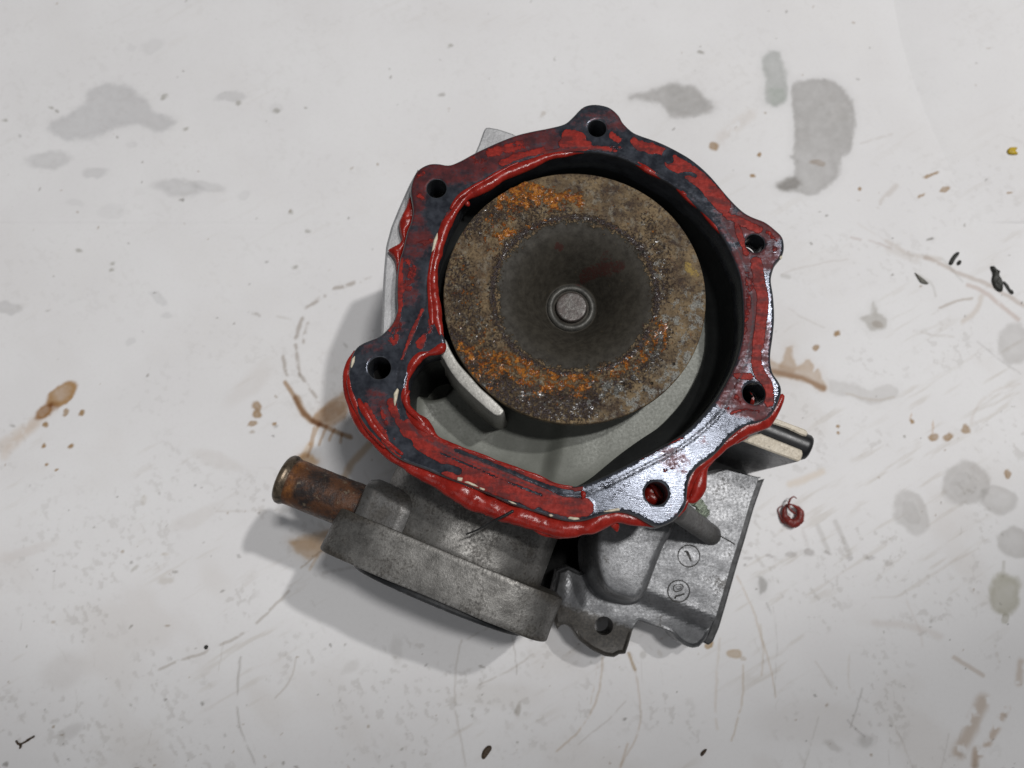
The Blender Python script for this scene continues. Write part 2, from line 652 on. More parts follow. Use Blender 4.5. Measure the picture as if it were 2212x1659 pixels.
def plain(name, col, rough=0.5, metal=0.0, var=0.35, mm=2.0, bump=0.05, spec=0.5):
    s = NT(name)
    a = s.noise(mm, 5, 0.65)
    c = s.mix(s.ss(a, 0.28, 0.72), tuple(q * (1 - var) for q in col), tuple(min(q * (1 + var * 0.6), 1) for q in col))
    s.set('Base Color', c)
    s.set('Roughness', s.lin(a, 0.3, 0.7, min(rough + 0.1, 1), max(rough - 0.08, 0.05)))
    s.set('Metallic', metal)
    s.set('Specular IOR Level', spec)
    s.bump(a, bump)
    return s.m


def mat_pipe():
    s = NT('rusted_steel_pipe')
    big = s.noise(6, 5, 0.7)
    med = s.noise(2.5, 5, 0.7, w=4)
    fine = s.noise(0.9, 3, 0.7, w=9)
    c = s.mix(s.ss(big, 0.4, 0.6), (0.014, 0.009, 0.008), (0.085, 0.032, 0.011))
    c = s.mix(s.math('MULTIPLY', s.ss(med, 0.55, 0.68), 0.8), c, (0.17, 0.13, 0.085))
    c = s.mix(s.ss(s.attr('orange'), 0.35, 0.75), c, s.mix(s.ss(med, 0.35, 0.65), (0.085, 0.028, 0.006), (0.20, 0.072, 0.011)))
    c = s.mix(s.math('MULTIPLY', s.ss(fine, 0.56, 0.7), 0.6), c, (0.018, 0.012, 0.010))
    s.set('Base Color', c)
    s.set('Roughness', s.lin(med, 0.3, 0.7, 0.65, 0.38))
    s.set('Metallic', 0.2)
    s.bump(s.math('ADD', fine, med), 0.2)
    return s.m


def mat_paper():
    s = NT('stained_white_paper')
    x = s.n('ShaderNodeAttribute', attribute_name='stain')
    big = s.noise(40, 4, 0.55)
    fine = s.noise(1.1, 3, 0.6, w=2)
    speck = s.noise(0.9, 2, 0.5, stretch=(1, 0.6, 1), rot=0.3, w=11)
    patch = s.noise(22, 3, 0.6, w=15)
    base = s.mix(s.ss(big, 0.35, 0.65), (0.745, 0.735, 0.735), (0.775, 0.768, 0.768))
    base = s.mix(s.math('MULTIPLY', s.ss(fine, 0.45, 0.8), 0.25), base, (0.66, 0.645, 0.63))
    base = s.mix(s.math('MULTIPLY', s.math('MULTIPLY', s.ss(speck, 0.70, 0.80), s.ss(patch, 0.5, 0.62)), 0.5), base, (0.33, 0.30, 0.26))
    m = s.n('ShaderNodeMix', data_type='RGBA', blend_type='MULTIPLY')
    m.inputs[0].default_value = 1.0
    s.l(base, m.inputs[6])
    s.l(x.outputs['Color'], m.inputs[7])
    s.set('Base Color', m.outputs[2])
    s.set('Roughness', 0.62)
    s.set('Specular IOR Level', 0.25)
    s.bump(s.noise(3.5, 3, 0.5, w=6), 0.05)
    return s.m


M_FL = mat_flange()
M_RED = mat_sealant()
M_IMP = mat_impeller()
M_PIPE = mat_pipe()
M_PAPER = mat_paper()
M_CAST = cast_metal('cast_aluminium', (0.235, 0.238, 0.245), (0.105, 0.107, 0.111), 0.52, metal=0.6, rough=0.41)
M_GRIME_SHADE = cast_metal('grime_and_shade_casting', (0.13, 0.128, 0.125), (0.06, 0.058, 0.055), 0.75, metal=0.4)
M_DIRTY = cast_metal('grimy_cast_aluminium', (0.245, 0.239, 0.226), (0.075, 0.072, 0.067), 0.72)
M_PLATE = cast_metal('pale_cast_aluminium', (0.52, 0.52, 0.525), (0.36, 0.36, 0.365), 0.30, rough=0.5)
M_FLOOR = cast_metal('coolant_stained_aluminium', (0.185, 0.192, 0.168), (0.145, 0.150, 0.130), 0.42, gcol=(0.062, 0.058, 0.044), metal=0.12, rough=0.52, bump=0.015, grain=0.15)
M_BORE = cast_metal('bore_shade_aluminium', (0.050, 0.053, 0.052), (0.032, 0.034, 0.034), 0.15, metal=0.5, rough=0.36, bump=0.02, grain=0.3)  # aluminium coloured near black to stand in for the shade inside the bore
M_TONGUE = cast_metal('pale_machined_rib', (0.42, 0.41, 0.38), (0.29, 0.283, 0.26), 0.30, gcol=(0.05, 0.035, 0.015), metal=0.3, grain=0.8)
M_CREAM = cast_metal('scaled_pale_rib_edge', (0.66, 0.60, 0.50), (0.48, 0.42, 0.33), 0.42, gcol=(0.13, 0.085, 0.03), metal=0.1, rough=0.6, grain=0.7)
M_BLACK = plain('black_rubber', (0.010, 0.010, 0.011), 0.36, 0, 0.3, 3, 0.04)
M_GASK = plain('worn_black_gasket', (0.012, 0.013, 0.015), 0.5, 0.0, 0.7, 2, 0.1)
M_HUB = cast_metal('pitted_shaft_end', (0.13, 0.13, 0.125), (0.06, 0.052, 0.045), 0.92, gcol=(0.020, 0.010, 0.007), metal=0.4, k=0.22, grain=0.25)
M_LIP = plain('bright_pipe_lip', (0.13, 0.10, 0.07), 0.36, 0.65, 0.9, 3, 0.2)
M_CHIP = plain('cream_paint_flake', (0.62, 0.56, 0.43), 0.6, 0, 0.25, 1.0, 0.1)
M_FOIL = plain('greenish_shiny_foil', (0.62, 0.72, 0.56), 0.12, 0.95, 0.5, 1.5, 0.4)
M_MARK = plain('dark_cast_groove', (0.045, 0.043, 0.04), 0.6, 0.2, 0.5, 1.0, 0.02)
M_CRUMB = plain('black_oily_crumb', (0.016, 0.017, 0.012), 0.5, 0, 0.5, 0.8, 0.2)
M_YEL = plain('yellow_flake', (0.50, 0.34, 0.01), 0.5, 0, 0.25, 1.0, 0.1)
M_BRN = plain('brown_rust_flake', (0.055, 0.032, 0.014), 0.6, 0, 0.6, 0.7, 0.2)
M_SCRAP = plain('dull_red_sealant', (0.17, 0.014, 0.008), 0.45, 0, 0.45, 1.4, 0.2)

# ------------------------------------------------------------------ the paper-covered bench
def paper_z(X, Y):
    """relief of the sheet in mm: soft waves and the fold running up the right-hand side"""
    Z = 0.5 * (fbm(X, Y, 60, 3, 2) - 0.5) + 0.16 * (fbm(X, Y, 17, 8, 2) - 0.5)
    crease = np.array([at(u, v, 0) for u, v in cr([(1905, -120), (1930, 0), (1948, 90), (1975, 180), (2010, 270), (2050, 360), (2100, 470), (2180, 640)], 5)])
    side = X - np.interp(Y, crease[::-1, 1], crease[::-1, 0])
    fade = sstep(95, 175, Y)
    Z = Z + fade * np.where(side > 0, 4.2 * (1 - np.exp(-np.maximum(side, 0) / 20.0)), 0.5 * (1 - np.exp(np.minimum(side, 0) / 10.0)))
    return np.where(Y < 120, np.minimum(Z, 0.05), Z)


def on_paper(u, v):
    z = 0.0
    for k in range(4):
        x, y = at(u, v, z)
        z = float(paper_z(np.array([x]), np.array([y]))[0])
    return z


def build_paper():
    dx = 0.46
    xs = np.r_[[-900, -700, -520, -400, -310, -260, -235], np.arange(-222, 222.01, dx), [235, 260, 310, 400, 520, 700, 900]]
    ys = np.r_[[-700, -500, -350, -230, -160, -115, -92], np.arange(-82, 232.01, dx), [245, 270, 320, 420, 560, 750, 950]]
    X, Y = np.meshgrid(xs, ys)
    nx, ny = len(xs), len(ys)
    U, Vv = uv(X, Y, 0.0)
    far = (np.abs(X) > 230) | (Y < -88) | (Y > 238)
    # sheet relief: soft waves and the fold running up the right-hand side
    Z = paper_z(X, Y)
    Z[far] = 0
    # stains ---------------------------------------------------------------
    C = np.ones((ny, nx, 3))
    wu = U + (9 * (fbm(X, Y, 8, 21, 5) - 0.5) + 4 * (fbm(X, Y, 2.2, 27, 3) - .5)) * 2
    wv = Vv + (9 * (fbm(X, Y, 8, 41, 5) - 0.5) + 4 * (fbm(X, Y, 2.2, 47, 3) - .5)) * 2
    grain = fbm(X, Y, 2.2, 61, 3)

    def put(bb, fn, col, strength):
        m = 14
        k = (U > bb[0] - m) & (U < bb[2] + m) & (Vv > bb[1] - m) & (Vv < bb[3] + m)
        if not k.any():
            return
        r, c = np.where(k)
        sl = (slice(r.min(), r.max() + 1), slice(c.min(), c.max() + 1))
        a = np.clip(fn(sl), 0, 1)[..., None] * strength
        C[sl] *= (1 - a) + a * np.array(col)

    def blob(pts, col, s, soft=7, edge=0.0):
        P = cr(pts, 5, True)
        bb = (P[:, 0].min() - soft, P[:, 1].min() - soft, P[:, 0].max() + soft, P[:, 1].max() + soft)

        def fn(sl):
            u, v = wu[sl], wv[sl]
            d = dist_poly(P, u, v)
            d = np.where(inside(P, u, v), d, -d)
            a = sstep(-soft, soft, d)
            if edge:
                a = a * (1 - edge + edge * (np.exp(-np.maximum(d, 0) / 6.0))) if edge > 0 else a
            return a * (0.72 + 0.22 * np.exp(-np.maximum(d, 0) / 7.0)) * (1 + 0.35 * (grain[sl] - 0.5)) + 0.10 * sstep(-22, 0, d) * (1 - a)
        put(bb, fn, col, s)

    def ell(u0, v0, a, b, rot, col, s, soft=0.3):
        rr = math.radians(rot)

        def fn(sl):
            du, dv = wu[sl] - u0, wv[sl] - v0
            p = (du * math.cos(rr) + dv * math.sin(rr)) / a
            q = (-du * math.sin(rr) + dv * math.cos(rr)) / b
            rr_ = np.sqrt(p * p + q * q)
            a_ = sstep(1 + soft, 1 - soft, rr_)
            if max(a, b) > 7:
                a_ = a_ * (0.80 + 0.2 * sstep(.35, .95, rr_)) * (1 + .4 * (grain[sl] - .5))
            return a_
        m = max(a, b) * (1 + soft)
        put((u0 - m, v0 - m, u0 + m, v0 + m), fn, col, s)

    def line(pts, w, col, s, broken=0.0, soft=1.5):
        P = cr(pts, 5)
        bb = (P[:, 0].min() - w, P[:, 1].min() - w, P[:, 0].max() + w, P[:, 1].max() + w)

        def fn(sl):
            u, v = U[sl] * .6 + wu[sl] * .4, Vv[sl] * .6 + wv[sl] * .4
            d = dist_poly(P, u, v, False)
            a = sstep(w + soft, max(w - soft, 0) * .5, d)
            if broken:
                a = a * sstep(broken - .12, broken + .12, fbm(X[sl], Y[sl], 2.6, 77, 3) + 0.05)
            return a
        put(bb, fn, col, s * (0.52 if w < 3.3 else 0.85))

    GR, GG, TAN, OR, DK, BRN = (.66, .655, .65), (.60, .62, .58), (.66, .43, .23), (.62, .34, .10), (.22, .20, .17), (.50, .33, .18)
    PK = (.62, .52, .47)
    # wet grey marks
    blob([(109, 273), (137, 253), (185, 229), (195, 202), (239, 186), (277, 188), (297, 205), (325, 222), (335, 239), (376, 260), (369, 273), (342, 284), (301, 270), (256, 277), (212, 294), (164, 302), (123, 297)], (.70, .70, .705), .95, 8)
    for e in [(108, 348, 47, 19, -6, .8), (207, 373, 27, 12, -8, .7), (388, 408, 52, 16, 4, .8), (452, 404, 34, 10, 10, .6), (528, 418, 16, 10, -25, .4), (498, 212, 32, 9, -8, .7), (20, 664, 26, 13, -4, .8),
              (330, 100, 26, 12, -15, .3), (285, 110, 10, 8, 0, .3), (240, 458, 30, 14, 0, .25), (160, 440, 18, 7, 0, .3), (286, 315, 12, 7, 0, .3), (342, 645, 20, 9, 30, .55), (360, 678, 13, 7, -10, .5),
              (286, 739, 11, 8, 0, .5), (597, 238, 14, 10, 0, .3)]:
        ell(*e[:5], (.74, .74, .74), e[5] * .95, .35)
    blob([(1359, 213), (1395, 203), (1422, 189), (1450, 184), (1493, 189), (1505, 196), (1530, 216), (1542, 230), (1535, 240), (1481, 255), (1452, 256), (1432, 233), (1408, 223)], (.50, .49, .475), .95, 7)
    blob([(1450, 190), (1500, 200), (1530, 225), (1500, 240), (1455, 240), (1440, 220)], (.82, .82, .81), .8, 12)
    blob([(1647, 137), (1661, 118), (1681, 120), (1692, 147), (1700, 185), (1695, 215), (1678, 232), (1651, 219), (1654, 178)], (.54, .56, .54), .95, 6)
    blob([(1665, 190), (1690, 195), (1688, 220), (1662, 222)], (.78, .83, .78), .9, 7)
    blob([(1712, 191), (1736, 174), (1791, 174), (1821, 191), (1840, 232), (1842, 290), (1832, 321), (1811, 345), (1811, 379), (1784, 407), (1736, 420), (1695, 415), (1678, 403), (1709, 383), (1716, 355), (1704, 342), (1712, 325)], (.50, .49, .475), .97, 6)
    blob([(1722, 205), (1790, 190), (1825, 240), (1825, 300), (1760, 330), (1725, 300)], (.92, .92, .915), .9, 16)
    ell(1702, 398, 24, 12, -15, (.45, .43, .40), .8, .5)
    ell(1766, 357, 15, 6, 10, BRN, .5)
    blob([(1862, 692), (1882, 678), (1891, 651), (1897, 675), (1917, 692), (1900, 710), (1879, 713)], (.56, .54, .50), .95, 5)
    ell(1893, 700, 10, 8, 0, (.7, .65, .6), .8)
    blob([(1794, 818), (1850, 830), (1880, 842), (1910, 830), (1935, 838), (1930, 860), (1890, 870), (1850, 860), (1800, 848)], (.78, .77, .755), .95, 5)
    line([(1830, 850), (1890, 864), (1930, 858)], 3, (.72, .62, .5), .6)
    for e in [(2190, 742, 38, 46, 0, .8), (2086, 1046, 50, 48, 0, .98), (2156, 1080, 42, 30, 10, .85), (1966, 1108, 34, 52, -28, .8), (2192, 1172, 36, 34, 20, .95), (1964, 1110, 18, 30, -28, .4), (2082, 1050, 28, 28, 0, .3)]:
        ell(*e[:5], (.72, .71, .695), e[5], .14)
    ell(2170, 1285, 35, 43, 8, (.60, .585, .50), .95, .2)
    ell(2168, 1335, 8, 12, 10, (.55, .53, .44), .7)
    line([(2170, 1215), (2168, 1245)], 4, (.6, .58, .52), .6, .45)
    # brown coolant marks
    ell(133, 851, 37, 20, -32, (.50, .30, .13), .98, .16)
    ell(100, 887, 24, 12, -38, (.42, .22, .07), .98, .3)
    line([(110, 880), (60, 925), (5, 965)], 15, (.84, .75, .66), .7, .42, 6)
    line([(75, 915), (10, 985)], 10, (.9, .82, .74), .7, 0, 6)
    for e in [(139, 889, 8, 6), (177, 891, 7, 4.5), (100, 917, 7, 5), (95, 960, 6, 5), (154, 964, 7, 4.5), (101, 1004, 4, 3), (118, 1020, 4, 3), (548, 915, 8, 5.5), (591, 917, 6, 4), (552, 876, 10, 9), (554, 893, 8, 9),
              (1768, 748, 8, 8), (1805, 723, 6, 6), (1972, 912, 5, 6), (2015, 941, 9, 8), (2045, 942, 11, 9), (2086, 927, 10, 9), (1810, 920, 4, 3), (1811, 932, 3, 3), (2181, 1020, 8, 7), (1545, 322, 10, 9), (1643, 337, 5, 4),
              (1630, 382, 6, 4), (1858, 410, 5, 4), (1990, 420, 10, 4), (2040, 408, 12, 5), (2010, 378, 16, 4), (2175, 420, 4, 3)]:
        ell(*e, -18, (.44, .28, .13), .95, .35)
    ell(1970, 898, 2.5, 9, 8, TAN, .5)
    ell(2012, 922, 2.5, 12, 8, TAN, .5)
    line([(617, 827), (632, 851), (649, 878), (677, 909), (714, 926), (756, 945)], 6, (.46, .29, .15), .98, .15)
    line([(640, 860), (655, 886), (672, 905), (690, 915)], 10, (.50, .33, .18), .98, .2)
    blob([(675, 905), (700, 878), (730, 855), (752, 843), (752, 900), (722, 914), (695, 922)], (.56, .38, .23), .98, 5)
    blob([(690, 905), (705, 880), (740, 862), (745, 885), (715, 905)], (.66, .54, .42), .9, 5)
    for a, b in (((690, 915), (664, 985)), ((705, 920), (690, 960)), ((722, 925), (712, 950)), ((738, 935), (735, 955)), ((680, 925), (668, 960))):
        line([a, b], 3.4, (.62, .44, .28), .9, .2)
    blob([(640, 990), (655, 975), (680, 985), (690, 1000), (670, 1005), (645, 1000)], (.66, .42, .20), .98, 6)
    line([(668, 960), (655, 985)], 6, (.85, .68, .48), .8, 0, 4)
    line([(802, 958), (775, 985), (755, 1010), (742, 1035)], 9, (.70, .54, .38), .95, .28, 4)
    blob([(624, 1172), (642, 1164), (690, 1152), (720, 1150), (720, 1190), (690, 1192), (684, 1200), (660, 1203), (632, 1190)], (.64, .45, .27), .98, 6)
    blob([(628, 1172), (650, 1168), (690, 1160), (690, 1180), (640, 1184)], (.86, .76, .64), .8, 8)
    line([(700, 1186), (676, 1203), (649, 1225)], 2.2, (.42, .30, .16), .9)
    line([(690, 1195), (668, 1228)], 4, (.75, .60, .44), .7, .3)
    blob([(1655, 768), (1690, 782), (1702, 748), (1714, 772), (1722, 792), (1745, 778), (1758, 785), (1762, 805), (1774, 800), (1783, 838), (1770, 838), (1730, 825), (1690, 815), (1655, 812)], (.66, .52, .39), .98, 4)
    line([(1655, 800), (1690, 806), (1722, 816), (1752, 826), (1780, 838)], 7, (.50, .33, .19), .95, .12, 4)
    line([(1690, 792), (1712, 800)], 7, (.7, .55, .4), .7, .2, 4)
    line([(1705, 1048), (1740, 1036), (1775, 1018)], 8, (.90, .80, .68), .8, .3, 5)
    ell(1664, 880, 5, 26, 12, (.86, .77, .67), .8, .5)
    ell(1586, 1410, 18, 9, 12, (.66, .53, .38), .95, .2)
    ell(1534, 1390, 8, 8, 0, (.50, .33, .14), .95, .25)
    ell(1606, 1421, 9, 3, 10, (.6, .5, .38), .6)
    # drag lines and scratches
    line([(1303, 1420), (1300, 1455), (1296, 1490), (1279, 1535), (1249, 1581), (1200, 1625)], 2.6, (.58, .43, .27), .85, .26)
    line([(1290, 1420), (1287, 1470), (1276, 1520)], 1.6, (.66, .55, .42), .7, .38)
    line([(1358, 1410), (1373, 1447)], 3.4, (.48, .34, .17), .9, .15)
    line([(1373, 1447), (1382, 1502), (1384, 1550), (1372, 1598), (1341, 1655)], 2.2, (.62, .48, .34), .75, .34)
    line([(1360, 1600), (1350, 1630), (1338, 1659)], 3, (.55, .38, .2), .7, .34)
    line([(999, 1382), (985, 1440), (981, 1500), (985, 1545), (998, 1598), (1006, 1655)], 2.2, (.55, .50, .44), .75, .36)
    line([(1105, 1365), (1112, 1400), (1115, 1455)], 1.5, (.42, .38, .33), .8, .3)
    line([(1037, 1478), (1090, 1452), (1153, 1413)], 2.2, (.58, .52, .45), .75, .32)
    line([(1352, 1515), (1310, 1556), (1249, 1608)], 1.8, (.55, .50, .44), .7, .36)
    line([(1000, 1385), (1030, 1370), (1062, 1352)], 2, (.5, .46, .40), .6, .42)
    line([(520, 1420), (511, 1502), (516, 1560), (533, 1611), (552, 1650)], 2.4, (.36, .33, .29), .85, .42)
    line([(342, 1447), (444, 1406), (513, 1376), (578, 1324), (625, 1276)], 3.4, (.55, .50, .44), .7, .42)
    line([(640, 1420), (629, 1464), (595, 1509)], 2, (.52, .46, .38), .75, .25)
    line([(482, 1390), (472, 1450)], 1.4, (.6, .56, .5), .6, .35)
    line([(688, 1010), (640, 1030), (560, 1012), (470, 1105)], 0.8, (.8, .77, .74), .5, .4)
    line([(470, 1106), (530, 1104), (600, 1100)], 2.5, (.68, .64, .58), .6, .4)
    line([(700, 1238), (760, 1225), (830, 1222)], 4, (.72, .70, .68), .7, .35)
    for a, b, cc in (((620, 810), (612, 770), 0), ((640, 730), (655, 690), 0), ((660, 665), (700, 640), 0), ((720, 622), (800, 602), 0), ((637, 745), (648, 810), 1), ((648, 810), (690, 865), 1), ((655, 740), (668, 700), 1)):
        line([a, b], 4.2 if not cc else 3.4, (.46, .40, .34), .8, .46, 3)
    line([(540, 675), (560, 682)], 4, (.55, .52, .48), .7, .4)
    line([(600, 682), (630, 690)], 3, (.6, .57, .52), .6, .4)
    line([(1592, 1246), (1627, 1317), (1647, 1389), (1664, 1444), (1675, 1505)], 2.0, (.66, .54, .40), .85, .22)
    line([(1642, 1350), (1647, 1400), (1646, 1457)], 2.0, (.68, .57, .43), .75, .26)
    line([(1606, 1437), (1604, 1500), (1594, 1550), (1582, 1600)], 2.6, (.60, .46, .30), .8, .34)
    line([(1555, 1380), (1548, 1470), (1545, 1540), (1550, 1575)], 3, (.76, .67, .56), .7, .36)
    line([(1670, 1310), (1676, 1400), (1672, 1500)], 1.6, (.62, .60, .57), .7, .36)
    line([(1655, 1300), (1668, 1330)], 2, (.35, .34, .32), .8, .4)
    line([(1862, 1485), (1850, 1530), (1837, 1570)], 1.8, (.46, .44, .41), .85, .2)
    line([(1830, 1555), (1850, 1575), (1869, 1591)], 1.6, (.36, .34, .32), .85, .25)
    line([(1760, 1430), (1806, 1500)], 2, (.70, .65, .59), .7, .3)
    line([(1836, 1415), (1836, 1480), (1848, 1495)], 2, (.74, .68, .6), .7, .34)
    line([(1768, 1550), (1735, 1659)], 1.8, (.66, .64, .60), .7, .32)
    line([(1930, 1560), (1970, 1659)], 1.8, (.68, .64, .60), .7, .36)
    line([(2050, 1585), (2035, 1655)], 1.8, (.64, .62, .59), .7, .34)
    line([(1960, 1300), (1990, 1370), (1995, 1400)], 3, (.80, .75, .71), .6, .35)
    line([(1890, 1345), (1960, 1350), (2030, 1375)], 8, (.86, .82, .79), .7, .3, 5)
    line([(1870, 1290), (1930, 1290), (1960, 1280)], 3, (.76, .73, .69), .6, .4)
    line([(2060, 1420), (2125, 1460)], 6, (.68, .60, .52), .8, .40)
    line([(2122, 1515), (2100, 1570), (2071, 1625)], 17, (.62, .51, .41), .85, .42, 8)
    line([(2172, 1530), (2150, 1580), (2120, 1630)], 8, (.60, .47, .36), .85, .47, 5)
    line([(2110, 1620), (2105, 1655)], 9, (.50, .36, .24), .85, .42, 5)
    line([(2205, 1430), (2200, 1475)], 8, (.68, .58, .49), .8, .38, 5)
    line([(2150, 1395), (2160, 1430)], 3, (.6, .54, .46), .7, .35)
    # comb-like row of grey dashes
    for (u0, v0, a, b, k) in [(1617, 1207, 9, 3.5, .6), (1659, 1203, 9, 3.5, .75), (1705, 1198, 12, 7, .7), (1750, 1196, 13, 8, .9), (1789, 1193, 9, 3.5, .9), (1834, 1205, 8, 4, .7), (1880, 1208, 9, 5.5, .7), (1921, 1218, 8, 5, .6)]:
        ell(u0, v0, a, b, 5, (.58, .56, .545), k, .4)
    line([(1767, 1137), (1789, 1188)], 6, (.80, .79, .775), .95, 0, 2)
    line([(1805, 1127), (1836, 1198)], 6, (.78, .77, .755), .95, 0, 2)
    line([(1735, 1150), (1748, 1185)], 5, (.88, .87, .86), .9, 0, 3)
    blob([(1638, 1250), (1652, 1258), (1655, 1270), (1642, 1280)], (.42, .41, .39), .85, 4)
    # scribbled scrapes on the right
    line([(1838, 512), (1880, 522), (1925, 538)], 3, PK, .8, .34)
    line([(1915, 522), (1960, 545), (2030, 560)], 5, (.80, .75, .70), .7, .32, 3)
    line([(2000, 555), (2070, 590), (2130, 612), (2212, 660)], 4.5, (.68, .60, .54), .85, .2, 3)
    line([(2090, 615), (2125, 630), (2200, 690)], 5, (.72, .60, .54), .8, .25, 3)
    line([(2035, 560), (2078, 608)], 2.5, (.64, .64, .61), .8, .25)
    line([(2030, 664), (2070, 650), (2100, 645)], 3.5, (.64, .58, .52), .85, .2)
    line([(2120, 640), (2110, 670), (2080, 695)], 6, (.80, .73, .66), .8, .25, 4)
    line([(1920, 540), (1980, 560)], 9, (.86, .83, .80), .8, .25, 5)
    line([(1978, 590), (2010, 612), (2022, 640)], 3, (.64, .62, .58), .8, .3)
    line([(2200, 830), (2150, 845), (2110, 880), (2098, 915)], 3, (.78, .72, .66), .7, .3, 3)
    line([(2110, 740), (2170, 785), (2205, 808)], 2, (.56, .55, .53), .7, .36)
    line([(1975, 715), (2010, 722), (2060, 730)], 3, (.72, .68, .63), .7, .38)
    line([(1700, 665), (1740, 690), (1780, 708)], 2, (.70, .67, .63), .7, .38)
    line([(1690, 592), (1740, 575), (1830, 560)], 2, (.74, .70, .66), .7, .36)
    line([(1850, 480), (1925, 530)], 2, (.82, .78, .74), .6, .4)
    line([(1895, 445), (1935, 400)], 6, (.76, .71, .66), .7, .48, 4)
    line([(1560, 300), (1620, 250)], 14, (.90, .86, .82), .7, .42, 8)
    line([(1860, 310), (1925, 290)], 3, (.74, .70, .66), .7, .3)
    line([(1690, 595), (1705, 598)], 5, (.66, .65, .62), .7, .3)
    # grubby smudges
    for e in [(137, 1450, 45, 34, -30, (.84, .82, .80), .6), (154, 1577, 28, 12, -35, (.76, .75, .74), .8), (60, 1190, 60, 10, -15, (.86, .82, .79), .5), (420, 1120, 60, 14, -20, (.86, .83, .80), .5),
              (360, 1255, 16, 6, -20, (.72, .68, .62), .6), (293, 1232, 9, 4, -35, (.56, .54, .48), .7), (316, 1080, 6, 10, 0, (.78, .74, .68), .6), (360, 1197, 8, 4, 0, (.74, .68, .58), .5), (540, 830, 60, 20, -40, (.88, .85, .82), .5),
              (470, 995, 50, 14, 15, (.85, .82, .79), .55), (1070, 1500, 90, 26, 0, (.88, .86, .83), .5), (1760, 1560, 120, 40, 0, (.88, .86, .84), .5), (1800, 1610, 20, 8, 30, (.6, .58, .55), .6), (1870, 1600, 16, 12, 30, (.55, .54, .52), .6),
              (755, 1440, 22, 10, -30, (.80, .79, .77), .6), (860, 1405, 10, 26, 0, (.74, .73, .71), .5), (1115, 1532, 7, 14, 10, (.42, .38, .32), .7), (1390, 1410, 6, 9, 0, (.6, .58, .55), .6), (1425, 1410, 4, 8, 0, (.7, .66, .6), .5)]:
        ell(*e, .55)
    # general grubbiness, heavier towards the near edge
    near = 0.25 + 0.75 * sstep(700, 1500, Vv + 0.25 * U)
    smear = sstep(.52, .75, fbm(X + .5 * Y, Y, 26, 91, 4)) * near
    spk = sstep(.60, .72, fbm(X * .8 + .5 * Y, Y * .7 - .3 * X, 1.5, 95, 3)) * sstep(.42, .66, fbm(X, Y, 18, 99, 3)) * near
    scuff = sstep(.60, .80, fbm((X * .85 + Y * .5) * .22, (Y * .85 - X * .5) * 1.5, 3.0, 103, 4)) * sstep(.45, .7, fbm(X, Y, 30, 107, 3)) * near
    C *= 1 - np.clip(smear, 0, 1)[..., None] * np.array((.05, .062, .075))
    C *= 1 - np.clip(spk, 0, 1)[..., None] * np.array((.34, .36, .39)) * .42
    C *= 1 - np.clip(scuff, 0, 1)[..., None] * np.array((.12, .14, .17))
    # small specks and hair scratches
    r = random.Random(4)
    for i in range(330):
        v0 = 1659 - 1659 * (r.random() ** 1.5)
        u0 = r.uniform(0, 2212)
        a = r.uniform(0.9, 2.6) * (1.5 if r.random() < .12 else 1)
        k = r.uniform(.35, .8)
        ell(u0, v0, a * r.uniform(1, 1.9), a, r.uniform(-60, 60), r.choice([DK, (.4, .38, .34), (.45, .36, .26)]), k, .5)
    for i in range(34):
        u0, v0 = r.uniform(0, 2212), r.uniform(950, 1659)
        q = r.uniform(-2.0, -0.9)
        L = r.uniform(12, 60)
        line([(u0, v0), (u0 + L * .5 * math.cos(q) + r.uniform(-3, 3), v0 - L * .5 * math.sin(q)), (u0 + L * math.cos(q), v0 - L * math.sin(q))], r.uniform(.8, 1.4), (.55, .52, .48), r.uniform(.3, .6), .45)
    for (u0, v0, a, b) in [(316, 853 - 0, 0, 0)]:
        pass
    for (u0, v0) in [(630, 461), (636, 581), (172, 541), (240, 564), (113, 234), (515, 222), (597, 243), (355, 208), (402, 276), (12, 262), (663, 500), (975, 104), (240, 580)]:
        ell(u0, v0, 6, 4, 0, (.50, .49, .44), .75, .6)
    me = bpy.data.meshes.new('paper_sheet')
    n = nx * ny
    me.vertices.add(n)
    me.vertices.foreach_set('co', (np.stack([X, Y, Z], -1).reshape(-1, 3) * MM).astype(np.float32).ravel())
    i = np.arange(n).reshape(ny, nx)
    q = np.stack([i[:-1, :-1], i[:-1, 1:], i[1:, 1:], i[1:, :-1]], -1).reshape(-1, 4)
    me.loops.add(q.size)
    me.loops.foreach_set('vertex_index', q.ravel().astype(np.int32))
    me.polygons.add(len(q))
    me.polygons.foreach_set('loop_start', np.arange(0, q.size, 4, dtype=np.int32))
    me.polygons.foreach_set('use_smooth', np.ones(len(q), bool))
    me.update(calc_edges=True)
    ca = me.color_attributes.new('stain', 'FLOAT_COLOR', 'POINT')
    C4 = np.concatenate([C.reshape(-1, 3), np.ones((n, 1))], 1).astype(np.float32)
    ca.data.foreach_set('color', C4.ravel())
    me.materials.append(M_PAPER)
    o = bpy.data.objects.new('bench_paper', me)
    COL.objects.link(o)
    tag(o, 'white paper sheet covering the bench, spotted with grey and brown stains', None, None, 'structure')
    return o


build_paper()

# ------------------------------------------------------------------ the water pump
H = 75.0            # flange face
px, py = at(1250, 690, H)
pump = bpy.data.objects.new('water_pump', None)
COL.objects.link(pump)
pump.location = (px * MM, py * MM, 0)
tag(pump, 'cast aluminium engine water pump with rusty impeller and torn red sealant, lying face up', 'water pump')

